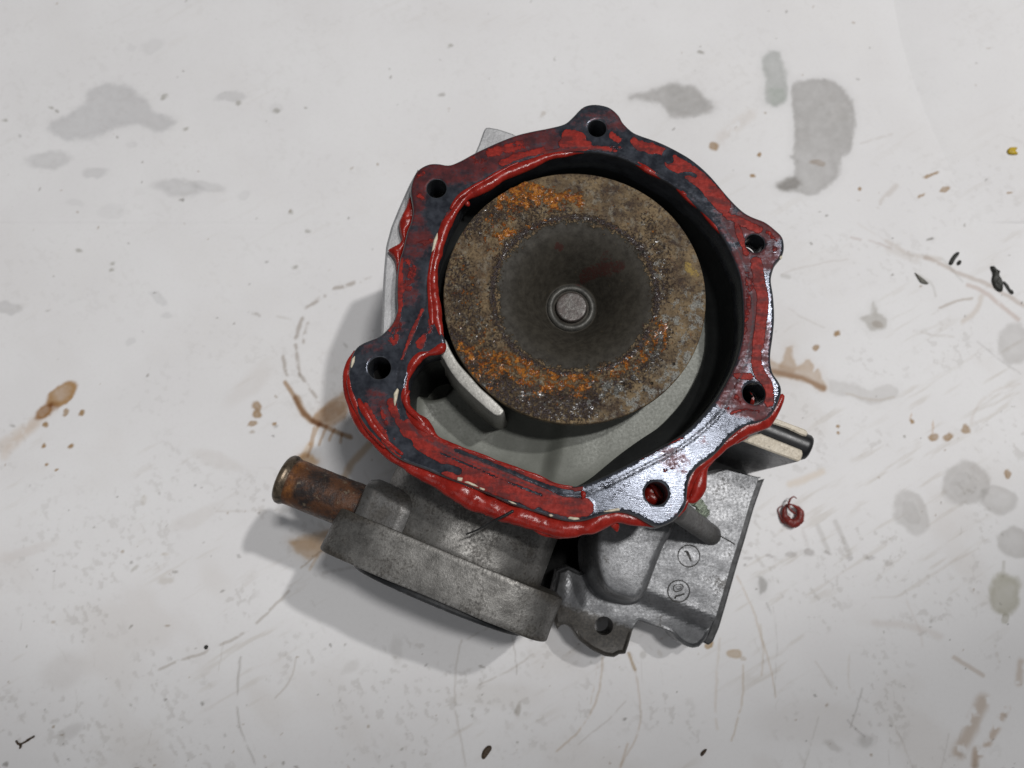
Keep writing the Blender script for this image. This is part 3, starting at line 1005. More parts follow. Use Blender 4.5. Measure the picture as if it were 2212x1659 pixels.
OUT = [(1242, 252), (1222, 269), (1190, 278), (1154, 285), (1117, 294), (1080, 308), (1032, 330), (995, 350), (970, 359), (946, 356), (927, 357), (909, 366), (899, 378),
       (892, 397), (890, 416), (893, 435), (895, 455), (891, 480), (883, 500), (877, 526), (872, 545), (867, 560), (862, 589), (860, 633), (861, 667), (856, 687), (847, 704), (824, 727), (797, 739),
       (780, 747), (769, 758), (762, 775), (758, 796), (757, 818), (762, 850), (775, 888), (797, 924), (830, 958), (865, 988), (921, 1010), (986, 1037), (1047, 1059), (1108, 1086), (1157, 1101), (1206, 1117),
       (1232, 1122), (1264, 1120), (1298, 1109), (1328, 1103), (1352, 1104), (1377, 1113), (1402, 1126), (1419, 1133), (1434, 1131), (1452, 1122), (1466, 1108), (1478, 1090), (1481, 1064), (1484, 1040), (1493, 1020),
       (1511, 1001), (1535, 984), (1555, 965), (1570, 947), (1589, 930), (1612, 917), (1640, 909), (1660, 898), (1674, 878), (1682, 857), (1685, 840), (1679, 825), (1667, 807), (1662, 784), (1662, 760), (1667, 723),
       (1670, 686), (1668, 642), (1663, 608), (1665, 589), (1672, 570), (1685, 554), (1691, 536), (1688, 514), (1674, 499), (1652, 482), (1627, 472), (1608, 462), (1588, 445), (1566, 421), (1530, 379), (1493, 347),
       (1456, 325), (1420, 308), (1383, 295), (1364, 286), (1344, 267), (1334, 250), (1317, 235), (1298, 229), (1278, 228), (1260, 234)]
INN = [(1188, 336), (1230, 328), (1281, 326), (1325, 333), (1364, 347), (1408, 371), (1456, 399), (1479, 420), (1518, 455), (1543, 483), (1562, 508), (1578, 538), (1596, 580), (1604, 611), (1608, 657), (1609, 691), (1606, 730), (1596, 772), (1579, 813),
       (1552, 860), (1518, 902), (1480, 938), (1432, 967), (1371, 1000), (1310, 1031), (1266, 1049), (1237, 1054), (1206, 1049), (1157, 1028), (1108, 1011), (1059, 994), (1010, 976), (962, 956), (930, 938), (905, 918),
       (886, 898), (875, 872), (873, 845), (877, 818), (886, 797), (900, 778), (914, 766), (936, 759), (952, 755), (958, 742), (955, 726), (947, 706), (945, 684), (940, 650), (936, 613), (938, 577), (945, 545),
       (951, 528), (964, 489), (982, 455), (1004, 423), (1027, 409), (1056, 397), (1092, 375), (1129, 360), (1154, 350)]
HOLES = [(1290, 277, 22), (943, 407, 23.5), (819.5, 795, 27), (1631, 525.5, 23), (1628.5, 850.5, 26.5), (1418, 1065.8, 27.5)]

outer = loop_mm(OUT, H, 0.8)
inner = loop_mm(INN, H, 0.8)
holes = []
for (u, v, r) in HOLES:
    cx_, cy_ = at(u, v, H)
    rx = abs(at(u + r, v, H)[0] - cx_)
    holes.append(np.array([(cx_ + rx * math.cos(a), cy_ + rx * math.sin(a)) for a in np.linspace(0, 2 * math.pi, 40, endpoint=False)]))


def strokes_field(U, V, strokes, soft):
    F = np.zeros(U.shape)
    for pts, w, s in strokes:
        P = cr(pts, 5) if len(pts) > 2 else np.array(pts, float)
        d = dist_poly(P, U, V, False) if len(P) > 1 else np.hypot(U - P[0][0], V - P[0][1])
        F = np.maximum(F, s * sstep(w + soft, w - soft, d))
    return F


RED = [([(1405, 318), (1425, 325), (1440, 333)], 9, .85), ([(1452, 350), (1490, 372), (1530, 405), (1562, 444)], 17, .98), ([(1380, 312), (1410, 325)], 11, .7), ([(1565, 462), (1575, 470)], 8, .75), ([(1588, 472), (1615, 486), (1640, 497)], 9, .8),
       ([(1592, 490), (1603, 520), (1612, 548)], 8, .75), ([(1655, 500), (1672, 520), (1672, 545)], 7, .5), ([(1632, 565), (1640, 605), (1648, 650), (1643, 700), (1636, 750), (1634, 780), (1644, 812)], 12, .92),
       ([(1648, 815), (1660, 840), (1662, 870)], 11, .85), ([(1615, 590), (1617, 640), (1612, 690), (1604, 740)], 8, .5), ([(1588, 812), (1620, 815)], 8, .7), ([(1600, 870), (1585, 840), (1600, 820)], 4, .6), ([(1580, 892), (1610, 885), (1640, 890)], 4, .7),
       ([(1520, 905), (1550, 880)], 8, .4), ([(1590, 860), (1560, 890)], 9, .42), ([(1440, 990), (1480, 970)], 9, .4), ([(1380, 993), (1440, 962), (1475, 945)], 3, .8), ([(1430, 1010), (1470, 1000)], 14, .38), ([(1255, 1068), (1330, 1043)], 3, .5),
       ([(884, 925), (915, 955), (960, 982), (1020, 1008), (1080, 1036), (1150, 1066), (1210, 1092), (1262, 1096)], 21, 1.0), ([(960, 1012), (1010, 1034), (1090, 1062), (1150, 1085)], 14, 1.0), ([(925, 935), (985, 966), (1060, 996), (1130, 1022), (1190, 1045), (1252, 1053)], 7, .95),
       ([(845, 870), (858, 905), (880, 930)], 10, .75), ([(790, 875), (812, 915), (845, 950)], 8, .75), ([(862, 985), (830, 950)], 8, .9), ([(820, 880), (835, 915)], 7, .6),
       ([(866, 560), (864, 600), (864, 650), (858, 690), (838, 712)], 7, .75), ([(880, 560), (890, 580), (882, 620)], 11, .5), ([(912, 670), (896, 705), (880, 745), (868, 775)], 4.5, .95), ([(862, 705), (850, 735)], 13, .52), ([(935, 690), (925, 720), (905, 740)], 10, .5),
       ([(915, 730), (908, 745)], 9, .75), ([(1000, 425), (975, 455), (960, 485), (948, 515)], 6, .8), ([(935, 520), (905, 530)], 9, .45), ([(905, 380), (915, 375)], 8, .62), ([(905, 420), (912, 430)], 8, .62), ([(1020, 345), (1050, 350), (1010, 375)], 16, .45),
       ([(1060, 330), (1105, 318), (1140, 310)], 12, .55), ([(1085, 352), (1130, 335), (1170, 325)], 8, .75), ([(1225, 292), (1255, 298), (1240, 310)], 13, .85), ([(1215, 310), (1270, 312)], 10, .7), ([(1322, 292), (1335, 303)], 9, .75), ([(1370, 305), (1385, 318)], 10, .75),
       ([(1310, 318), (1345, 320)], 6, .6), ([(1180, 330), (1280, 320), (1330, 326)], 5, .85), ([(1260, 235), (1290, 238)], 6, .35), ([(790, 845), (812, 870)], 6, .35), ([(1240, 1060), (1260, 1040)], 4, .6), ([(1380, 370), (1440, 405), (1500, 450), (1550, 500)], 5, .75)]
CUT = [([(1440, 332), (1446, 345)], 9, 1.0), ([(1470, 378), (1490, 375), (1502, 380)], 4, 1), ([(935, 1015), (965, 1010), (990, 1018)], 8, 1.0), ([(862, 965), (880, 958)], 11, 1.0), ([(985, 972), (1060, 1001), (1150, 1038), (1200, 1056)], 4.5, .9), ([(950, 978), (1010, 1004), (1100, 1042), (1170, 1070)], 2.5, .85), ([(1100, 1088), (1140, 1098)], 5, .5), ([(840, 935), (852, 965), (870, 982)], 5, .9)]
FILM = [([(895, 390), (880, 470), (900, 520)], 38, .75), ([(930, 380), (1020, 360), (1110, 320), (1180, 300)], 32, .7), ([(1250, 260), (1330, 260)], 30, .42), ([(880, 560), (885, 640)], 26, .55), ([(850, 710), (800, 750)], 26, .4), ([(1660, 500), (1660, 560)], 28, .6), ([(1600, 560), (1618, 620), (1618, 700), (1608, 770)], 26, .72), ([(1640, 540), (1655, 500), (1600, 480)], 26, .6), ([(1560, 440), (1590, 500)], 22, .5), ([(1590, 800), (1570, 860)], 26, .55),
        ([(1590, 870), (1640, 880)], 30, .62), ([(1640, 700), (1650, 820)], 20, .5), ([(810, 860), (830, 900)], 24, .5), ([(1190, 1105), (1262, 1106)], 14, .6), ([(1440, 985), (1470, 1005)], 22, .34)]
GRV = [([(878, 895), (900, 935), (950, 967), (1010, 997), (1080, 1024), (1150, 1052), (1210, 1071), (1260, 1069), (1300, 1053), (1350, 1029), (1400, 1004), (1450, 979), (1500, 945), (1550, 900), (1582, 850), (1604, 800), (1620, 740), (1627, 690), (1623, 640),
         (1613, 590), (1592, 535), (1562, 487), (1522, 445), (1472, 405), (1420, 372), (1360, 343), (1300, 324), (1230, 321), (1150, 343), (1080, 371), (1010, 408), (968, 462), (940, 525), (925, 600), (920, 660), (905, 705), (880, 755), (862, 800), (858, 850), (868, 890)], 1.8, 1.0),
       ([(940, 955), (1000, 982), (1100, 1020), (1180, 1052)], 4, .8), ([(1000, 1010), (1100, 1050), (1170, 1078)], 0.5, .0)]


def build_flange():
    P2, tri, ids = cdt([ccw(outer), ccw(inner)] + [ccw(h) for h in holes], 0.55, 0.28, 3)
    X, Y = P2[:, 0], P2[:, 1]
    U, V = uv(X, Y, H)
    seal = strokes_field(U, V, RED, 5)
    seal = seal * (1 - strokes_field(U, V, CUT, 3))
    film = strokes_field(U, V, FILM, 14)
    grv = strokes_field(U, V, GRV, 1.6)
    bd = np.full(len(X), 1e9)
    for L in [outer, inner] + holes:
        bd = np.minimum(bd, dist_poly(L, X, Y))
    Z = H - 0.10 * grv * sstep(.3, .9, bd) + 0.05 * sstep(.4, .6, seal)
    edge_drop = 0.0
    nt = len(X)
    Vv = [(x, y, z) for x, y, z in zip(X, Y, Z)]
    F = [tuple(t) for t in tri]
    A = {'seal': list(seal), 'film': list(film), 'groove': list(grv), 'rim': [0.0] * nt}
    loops = [(ids[0], ccw(outer), 1, [(0.35, -0.25, .75), (0.55, -0.8, 1.0), (0.9, -9.0, 1.0)])]
    loops.append((ids[1], ccw(inner), -1, [(0.25, -0.2, .2), (0.4, -0.7, .25), (0.4, -9.0, .2)]))
    for k, h in enumerate(holes):
        loops.append((ids[2 + k], ccw(h), -1, [(0.25, -0.2, .3), (0.3, -0.6, .3), (0.3, -9.0, 0)]))
    bl = []
    for k, (ix, L, sg, prof) in enumerate(loops):
        prev = ix
        n = len(L)
        for (dd, dz, rim) in prof:
            R = offset(L, sg * dd)
            b = len(Vv)
            Vv += [(p[0], p[1], H + dz) for p in R]
            for kk in ('seal', 'film', 'groove'):
                A[kk] += [0.0] * n
            if k == 0:
                A['seal'][-n:] = [0.35 * q for q in seal[ix]]
            A['rim'] += [rim] * n
            cur = list(range(b, b + n))
            for i in range(n):
                j = (i + 1) % n
                F.append((prev[i], prev[j], cur[j], cur[i]) if sg < 0 else (prev[i], cur[i], cur[j], prev[j]))
            prev = cur
        bl.append(R)
    B2, tri, _ = cdt([ccw(bl[0])] + [ccw(q) for q in bl[1:]])
    b = len(Vv)
    Vv += [(p[0], p[1], H - 9.0) for p in B2]
    F += [tuple(b + i for i in t[::-1]) for t in tri]
    for kk in A:
        A[kk] += [0.0] * len(B2)
    return obj('flange', Vv, F, M_FL, pump, True, A, auto=40)


flange = build_flange()
tag(flange, 'machined gasket flange with six bolt holes and red sealant residue')

# body below the flange, tapering down to the rear
bo = offset(offset(outer, -2.5), -2.0)


def build_body():
    n = len(bo)
    rings = []
    cxy = bo.mean(0)
    for z, sc, rr in ((H - 8.5, 1.0, 0), (H - 22, .985, 0), (34, .955, 0), (14, .90, 0), (2.0, .80, 0)):
        Q = cxy + (bo - cxy) * sc
        rings.append([(p[0], p[1], z) for p in Q])
    V = [p for r in rings for p in r]
    F = []
    for k in range(len(rings) - 1):
        for i in range(n):
            j = (i + 1) % n
            F.append((k * n + i, k * n + j, (k + 1) * n + j, (k + 1) * n + i))
    B2, tri, _ = cdt([np.array([(p[0], p[1]) for p in rings[-1]])])
    b = len(V)
    V += [(p[0], p[1], 2.0) for p in B2]
    F += [tuple(b + i for i in t) for t in tri]
    # inner throat wall
    b = len(V)
    return obj('pump_body', V, F, M_GRIME_SHADE, pump)  # dark material here stands in for the shade below the flange


build_body()

# bore wall and volute floor
ZF = 56.0


def build_bore():
    Q0 = offset(inner, 0.5)
    Ui, Vi = uv(Q0[:, 0], Q0[:, 1], H)
    wi = 5.0 * np.where(Vi < 700, 1.0, sstep(1230, 1440, Ui)) * np.where((Ui < 1000) & (Vi > 650), sstep(760, 650, Vi), 1.0)
    k_ = np.ones(25) / 25
    wi = np.convolve(np.r_[wi[-12:], wi, wi[:12]], k_, 'valid')
    Nn = (offset(inner, -1.0) - offset(inner, 0.0))
    Q1 = offset(inner, -0.6) + Nn * wi[:, None]
    Qm = offset(inner, -0.3) + Nn * (wi * .25)[:, None]
    n = len(Q0)
    V = [(p[0], p[1], H - 8.6) for p in Q0] + [(p[0], p[1], ZF + 3.5) for p in Qm] + [(p[0], p[1], ZF + 2.5) for p in Q1] + [(p[0], p[1], ZF - 20) for p in Q1]
    F = []
    for k in range(3):
        for i in range(n):
            j = (i + 1) % n
            F.append((k * n + i, k * n + j, (k + 1) * n + j, (k + 1) * n + i))
    o = obj('bore_wall', V, F, M_BORE, pump)
    tag(o, 'glossy wall of the pump bore, coloured dark for its shade')
    P2, tri, ids = cdt([offset(inner, -0.3)], 0.8, 0.4)
    U, Vv = uv(P2[:, 0], P2[:, 1], ZF)
    z = np.full(len(P2), ZF)
    # outlet trough in the lower left with a bevelled lip, and the deep port beside the tongue
    lip = (U - 1198) * 0.98 + (Vv - 1010) * 0.25
    z -= 2.6 * sstep(10, -30, lip) * sstep(700, 800, Vv)
    z -= 3.0 * sstep(60, -160, lip) * sstep(700, 860, Vv)
    z -= 16 * sstep(1.25, 0.7, np.hypot((U - 925) / 52, (Vv - 800) / 48))
    d = dist_poly(inner, P2[:, 0], P2[:, 1])
    z += 3.5 * np.exp(-d / 2.0) * sstep(760, 860, Vv)
    z += 0.25 * (fbm(P2[:, 0], P2[:, 1], 5, 9, 3) - .5)
    o = obj('volute_floor', np.c_[P2, z], tri, M_FLOOR, pump)
    tag(o, 'pale grey green cast floor of the outlet volute')
    # raised ring around the shaft
    ic = at(1242, 655, ZF)
    V, F = lathe([(-2, 30), (2.4, 29.5), (2.9, 28.8), (2.9, 24), (2.2, 23.5), (-2, 23)], (ic[0], ic[1], ZF - 1), (0, 0, 1), 72)
    obj('seal_ring', V, F, M_BORE, pump, auto=35)


build_bore()

# tongue beside the impeller
TON = [(962, 733), (971, 752), (990, 784), (1015, 812), (1038, 838), (1066, 863), (1087, 884), (1087, 891), (1082, 897), (1074, 898), (1064, 893), (1037, 870), (1015, 850), (988, 822), (968, 794), (956, 772), (944, 761), (950, 744)]
o = slab('volute_tongue', TON, 70.5, ZF - 8, M_TONGUE, pump, 0.35, 0.8, grow=0.8, grid=0.8)
tag(o, 'pale machined curved rib beside the impeller')

# impeller -----------------------------------------------------------------
ZI = 71.0
xl, yl = at(957, 655, ZI)
xr, _ = at(1526, 655, ZI)
_, yt = at(1245, 378, ZI)
_, yb = at(1240, 912, ZI)
IC = ((xl + xr) / 2, (yt + yb) / 2)
IR = (xr - xl) / 2


def build_impeller():
    rs = np.r_[np.linspace(4.6, IR * .57, 60), np.linspace(IR * .57, IR * .62, 22)[1:], np.linspace(IR * .62, IR - .35, 92)[1:]]
    na = 560
    an = np.linspace(0, 2 * math.pi, na, endpoint=False)
    Rr, A = np.meshgrid(rs, an, indexing='ij')
    X, Y = IC[0] + Rr * np.cos(A), IC[1] + Rr * np.sin(A)
    U, V = uv(X, Y, ZI)
    rn = Rr + 0.8 * (fbm(X, Y, 2.0, 33, 5) - .5) * 2
    inn = sstep(IR * .675, IR * .515, rn)
    t = np.clip((Rr - 7.4) / (IR * .60 - 7.4), 0, 1)
    prof = np.where(Rr < IR * .60, -12.5 * (1 - t) ** 2.1, 0)
    orange = strokes_field(U, V, [([(1065, 520), (1085, 470), (1120, 435)], 30, .40), ([(1110, 402), (1145, 412), (1160, 425)], 22, .74), ([(1095, 440), (1150, 425), (1200, 432)], 28, .56), ([(1185, 425), (1215, 425), (1250, 434)], 16, .70), ([(1080, 512), (1104, 503)], 13, .72),
                                  ([(1008, 762), (1020, 774)], 11, .75), ([(985, 750), (1005, 790), (1060, 820)], 24, .52), ([(1050, 775), (1100, 790), (1140, 808), (1195, 830), (1255, 832)], 30, .54), ([(1090, 780), (1130, 800), (1190, 822)], 12, .62), ([(1270, 815), (1330, 803), (1390, 765), (1420, 705)], 22, .47), ([(1130, 845), (1200, 862)], 24, .36),
                                  ([(1170, 837), (1200, 829), (1240, 812)], 3, 1.1), ([(1438, 700), (1436, 735), (1428, 760)], 2.5, 1.0), ([(1140, 480), (1190, 485)], 20, .32), ([(1180, 440), (1280, 470)], 30, .26), ([(990, 540), (1000, 640), (1040, 730)], 44, .28), ([(1320, 420), (1430, 520)], 50, .14)], 12)
    dark = strokes_field(U, V, [([(980, 750), (1030, 810), (1100, 850), (1180, 870), (1260, 868)], 44, .50), ([(1270, 840), (1330, 830), (1390, 790), (1425, 720)], 30, .44), ([(1010, 490), (1080, 455), (1130, 450)], 34, .42), ([(1130, 470), (1220, 460)], 24, .36), ([(1400, 480), (1430, 560), (1440, 640)], 22, .38), ([(985, 580), (1010, 680), (1040, 740)], 40, .40),
                                 ([(1075, 560), (1110, 510), (1180, 474), (1260, 478), (1340, 500), (1400, 550), (1425, 620)], 10, .52)], 18)
    dark = np.maximum(dark, .58 * np.exp(-((Rr - .625 * IR) / 1.5) ** 2))
    orange = np.maximum(orange, .20 * np.exp(-((Rr - .64 * IR) / 1.8) ** 2))
    pale = strokes_field(U, V, [([(1260, 868), (1300, 856), (1338, 838)], 13, .72), ([(1436, 690), (1420, 735), (1370, 805), (1290, 840)], 17, .56), ([(1405, 560), (1418, 600)], 13, .52), ([(1490, 660), (1492, 780), (1440, 845), (1370, 870)], 40, .56), ([(1100, 705), (1010, 690)], 34, .34), ([(1100, 840), (1200, 850)], 34, .40), ([(1060, 480), (1120, 500)], 24, .36), ([(990, 780), (1040, 840)], 22, .36)], 14)
    pits = np.maximum(strokes_field(U, V, [([(1480, 690), (1490, 790), (1430, 840), (1380, 860)], 44, 1.0), ([(1000, 560), (1000, 690)], 40, .4)], 14), .22)
    yel = strokes_field(U, V, [([(1485, 575), (1500, 590)], 13, .62)], 9)
    blot = strokes_field(U, V, [([(1270, 572), (1300, 568), (1340, 570)], 15, .7), ([(1255, 585), (1265, 592)], 8, .7), ([(1310, 548), (1320, 575)], 16, .55), ([(1205, 525), (1212, 527)], 8, .9), ([(1388, 700), (1392, 704)], 5, .7), ([(1290, 785), (1340, 770)], 10, .4)], 7)
    off_in = 1 - inn
    Z = ZI + prof
    crust = off_in * (0.40 * (fbm(X, Y, 1.8, 13, 3) - .5) + (1.1 * orange + 0.5 * dark) * np.maximum(fbm(X, Y, 1.5, 23, 3) - .38, 0) * 2.8 + 0.35 * sstep(.5, .62, rn / IR) * sstep(.70, .62, rn / IR))
    Z = Z + crust
    for (bu, bv, br, bh) in [(1095, 777, 1.5, 1.3), (1012, 766, 1.3, 0.9), (1245, 432, 1.4, .8), (1130, 402, 1.5, .8), (1034, 474, .7, .6), (1083, 512, 1.4, .6), (1215, 425, 1.2, .5)]:
        bx, by = at(bu, bv, ZI)
        q = np.hypot(X - bx, Y - by) / br
        Z = Z + bh * np.sqrt(np.clip(1 - q * q, 0, 1))
    V3 = np.stack([X, Y, Z], -1).reshape(-1, 3).tolist()
    nr = len(rs)
    A_ = {'inner': inn, 'orange': orange, 'pale': pale, 'dark': dark, 'yellow': yel, 'pits': pits, 'blot': blot}
    A_ = {k: list(v.ravel()) for k, v in A_.items()}
    for (r_, z_) in ((IR - .1, ZI - .15), (IR, ZI - .5), (IR, ZI - 2.6), (IR - .6, ZI - 3.0), (IR - 14, ZI - 3.4)):
        V3 += [(IC[0] + r_ * math.cos(a), IC[1] + r_ * math.sin(a), z_) for a in an]
        for k in A_:
            A_[k] += [0.0] * na
        nr += 1
    F = []
    for i in range(nr - 1):
        for k in range(na):
            m = (k + 1) % na
            F.append((i * na + k, (i + 1) * na + k, (i + 1) * na + m, i * na + m))
    imp = obj('impeller', V3, F, M_IMP, pump, True, A_)
    tag(imp, 'round steel impeller disc crusted with orange and brown rust')
    zc = ZI - 12.5
    o = obj('shaft_collar', *lathe([(-6, 7.2), (.0, 7.1), (.7, 6.6), (.9, 6.0), (.7, 5.4), (-.3, 5.1), (-6, 5.0)], (IC[0], IC[1], zc), (0, 0, 1), 64), plain('dark_collar', (.07, .068, .06), .5, .3, .5, 1.5, .1), imp)
    V, F = [], []
    prof_ = [(-40, 4.5), (-1.2, 4.5), (1.2, 4.45), (1.45, 4.3), (1.5, 4.0)] + [(1.5, 4.0 - .6 * k) for k in range(1, 6)] + [(1.5, .01)]
    o = obj('shaft_end', *lathe(prof_, (IC[0], IC[1], zc), (0, 0, 1), 64), M_HUB, imp)
    tag(o, 'pitted grey round end of the pump shaft')
    for k in range(7):
        a = 2 * math.pi * k / 7 + .3
        path = [(IC[0] + r_ * math.cos(a + .02 * (r_ - 10)), IC[1] + r_ * math.sin(a + .02 * (r_ - 10))) for r_ in np.linspace(22, IR - 1.5, 10)]
        V, F = [], []
        for i, (x, y) in enumerate(path):
            tx, ty = (path[min(i + 1, 9)][0] - path[max(i - 1, 0)][0], path[min(i + 1, 9)][1] - path[max(i - 1, 0)][1])
            l_ = math.hypot(tx, ty)
            nx_, ny_ = -ty / l_ * .9, tx / l_ * .9
            V += [(x + nx_, y + ny_, ZI - 3), (x - nx_, y - ny_, ZI - 3), (x - nx_, y - ny_, ZI - 10), (x + nx_, y + ny_, ZI - 10)]
            if i:
                b = 4 * i
                for q in range(4):
                    F.append((b - 4 + q, b - 4 + (q + 1) % 4, b + (q + 1) % 4, b + q))
        F += [(0, 1, 2, 3), (36, 37, 38, 39)]
        obj('vane', V, F, M_BORE, imp, False)
    return imp


impeller = build_impeller()

# sealant squeezed out along the edges ------------------------------------------------


def bead(name, pts, z, parent=flange, wob=0.24, flat=0.78, freq=0.15, seed=0.0, lift=0.0, step=0.45, nseg=18):
    P = cr(np.array(pts, float), 6)
    Q = []
    for q in P:
        x, y = at(q[0], q[1], z)
        zz = z + (q[3] if len(q) > 3 else 0)
        Q.append((x, y, q[2], zz))
    Q = resample(np.array(Q), step, False)
    X = Q[:, [0, 1, 3]].copy()
    for i in range(len(X)):
        w = Vector(X[i]) * 0.16 + Vector((seed, 3, 1))
        X[i] += np.array(mnoise.noise_vector(w)) * 0.45 * np.array((1, 1, .6))
    arc = np.arange(len(Q)) * step
    rv = np.array([1 + .38 * mnoise.noise(Vector((a * .13, seed * 3.1, 0))) + .06 * mnoise.noise(Vector((a * .45, seed * 1.7, 4))) for a in arc])
    V, F = tube_geo(X, np.maximum(Q[:, 2] * rv * .92, 0.12), nseg, wob, freq, flat, seed)
    o = obj(name, V, F, M_RED, parent)
    return o


B_IN = [(957, 738, .7), (952, 722, 1.0), (945, 700, 1.4), (942, 675, 1.5), (940, 650, 1.7), (935, 613, 1.5), (937, 577, 1.5), (946, 540, 1.4), (960, 497, 1.5), (979, 460, 1.2), (1003, 427, 1.4), (1030, 411, 1.7), (1060, 396, 1.8), (1095, 375, 1.6), (1130, 359, 1.6), (1160, 348, 1.4), (1192, 337, 1.1),
        (1230, 329, .9), (1281, 326, .8), (1325, 333, .8), (1364, 347, .7), (1408, 371, .9), (1440, 389, .8), (1456, 399, .7), (1479, 421, 1.0), (1500, 440, .9), (1518, 456, .9), (1543, 484, .8), (1556, 500, .7), (1563, 510, .4)]
tag(bead('sealant_bead', B_IN, 74.3, seed=1), 'glossy red sealant bead round the upper inner edge of the flange')
bead('sealant_bead', [(975, 452, .5), (990, 432, .8), (1020, 405, .9), (1055, 386, .8), (1090, 367, .5), (1120, 352, .4)], 75.1, seed=4, wob=0.30)
bead('sealant_bead', [(934, 700, .4), (930, 660, .7), (927, 610, .6), (930, 570, .7), (940, 535, .5), (952, 510, .3)], 75.0, seed=5, wob=0.30, flat=.5)
bead('sealant_bead', [(1000, 437, .4), (1008, 440, .9), (1012, 446, .5)], 73, seed=6)
bead('sealant_bead', [(956, 742, .9), (952, 752, 1.4), (940, 758, 1.2), (925, 762, 1.2), (908, 769, 1.9), (896, 781, 1.9), (885, 800, 1.3), (878, 822, .8), (874, 845, 1.3), (874, 865, 1.6), (878, 885, 1.2), (892, 904, 1.6), (908, 914, 2.2), (922, 925, 1.9), (935, 940, 1.0), (950, 950, .5)], 74.2, seed=7, wob=0.27)
bead('sealant_bead', [(935, 940, .6), (962, 955, .6), (1010, 974, .55), (1059, 992, .5), (1108, 1009, .5), (1157, 1026, .45), (1200, 1044, .4), (1237, 1052, .3)], 74.6, seed=8, wob=0.42)
bead('sealant_bead', [(884, 845, .3), (878, 862, .8), (884, 885, .9), (905, 905, .9), (920, 918, .5)], 75.4, seed=9, wob=0.30)
B_OUT = [(768, 758, .7), (757, 778, 1.1), (752, 800, 1.3), (751, 820, 1.4), (755, 845, 1.7), (764, 875, 2.0), (780, 910, 2.0), (805, 945, 1.8), (838, 973, 1.8), (868, 996, 1.8), (900, 1013, 1.9), (935, 1031, 2.2), (970, 1050, 2.6), (1000, 1065, 3.0), (1030, 1080, 3.2), (1060, 1093, 2.8), (1100, 1108, 3.0),
         (1150, 1125, 2.6), (1190, 1138, 2.7), (1230, 1142, 2.7), (1262, 1136, 2.2), (1300, 1121, 2.4), (1340, 1115, 2.2), (1375, 1121, 1.7), (1405, 1132, 1.0), (1420, 1136, .4)]
tag(bead('sealant_bead', B_OUT, 72.4, seed=11, flat=.75, wob=0.23), 'thick glossy red sealant bead squeezed out along the lower edge')
bead('sealant_bead', [(985, 1052, .5), (1010, 1072, 1.3), (1035, 1090, 1.7), (1048, 1102, 1.2), (1052, 1112, .5)], 72.6, seed=12, wob=0.36)
bead('sealant_bead', [(1140, 1132, .5), (1170, 1146, 1.3), (1210, 1153, 1.6), (1245, 1148, 1.4), (1275, 1136, .6)], 71.8, seed=13, wob=0.30)
bead('sealant_bead', [(775, 862, .5), (785, 885, .9), (805, 920, .9), (835, 952, .7), (870, 980, .5)], 75.0, seed=14, wob=0.30, flat=.6)
bead('sealant_bead', [(760, 800, .4), (757, 830, 1.0), (772, 880, 1.2), (800, 930, .9), (835, 963, .6)], 74.2, seed=15, wob=0.30)
bead('sealant_bead', [(1318, 1122, .9), (1328, 1130, 1.2), (1332, 1138, .9), (1334, 1147, .25)], 71.0, seed=16, wob=0.24)
bead('sealant_bead', [(1060, 1104, .5), (1100, 1118, 1.1), (1150, 1136, 1.0), (1185, 1146, .5)], 70.8, seed=17, wob=0.36)
B_R = [(1462, 1112, .5), (1474, 1094, .9), (1481, 1068, 1.1), (1488, 1040, 1.6), (1500, 1016, 1.7), (1520, 997, 1.5), (1543, 979, 1.5), (1562, 960, 1.7), (1582, 943, 2.1), (1608, 926, 2.3), (1635, 914, 2.0), (1660, 902, 1.8), (1676, 884, 1.6), (1685, 866, 1.3), (1689, 852, .8)]
tag(bead('sealant_bead', B_R, 73.0, seed=21, flat=.8, wob=0.18), 'red sealant bead squeezed out along the right lower edge')
bead('sealant_bead', [(1486, 1082, .5), (1496, 1076, 1.6), (1506, 1056, 2.0), (1513, 1032, 1.8), (1524, 1008, 1.2), (1542, 988, .7)], 71.4, seed=22, wob=0.21)
bead('sealant_bead', [(1560, 966, .5), (1582, 955, .9), (1605, 944, .9), (1622, 930, .5)], 71.0, seed=23, wob=0.24)
bead('sealant_bead', [(1466, 1110, .5), (1474, 1100, .9), (1482, 1086, .7), (1487, 1075, .3)], 73.4, seed=24, wob=0.30)
FLAP = [(890, 426), (897, 442), (898, 460), (893, 485), (882, 502), (880, 528), (872, 545), (868, 566), (861, 606), (857, 590), (854, 566), (846, 552), (838, 542), (848, 534), (860, 528), (867, 518), (863, 500), (862, 482), (870, 462), (878, 446), (882, 430)]
tag(puff('sealant_flap', FLAP, 71.0, 1.6, 1.8, M_RED, flange, 0.45, 1.4, .9), 'torn flap of red sealant hanging off the left edge')
# plugs of sealant inside bolt holes
for (u, v, r, z) in ((1414, 1067, 25, 66), (942, 416, 17, 62), (1625, 858, 20, 55)):
    pts = [(u + r * math.cos(a) * (1 + .06 * math.sin(3 * a)), v + r * math.sin(a)) for a in np.linspace(0, 2 * math.pi, 18, endpoint=False)]
    puff('sealant_plug', pts, z, 1.4, 2.0, M_RED, flange, 0.6, 6, .8)
bead('sealant_bead', [(1406, 1044, .4), (1420, 1058, .8), (1430, 1075, .9), (1432, 1088, .5)], 67.8, seed=31, wob=0.24)
bead('sealant_bead', [(1255, 1062, .3), (1258, 1066, .7), (1258, 1073, .6), (1256, 1077, .2)], 75.4, seed=33, wob=0.18)
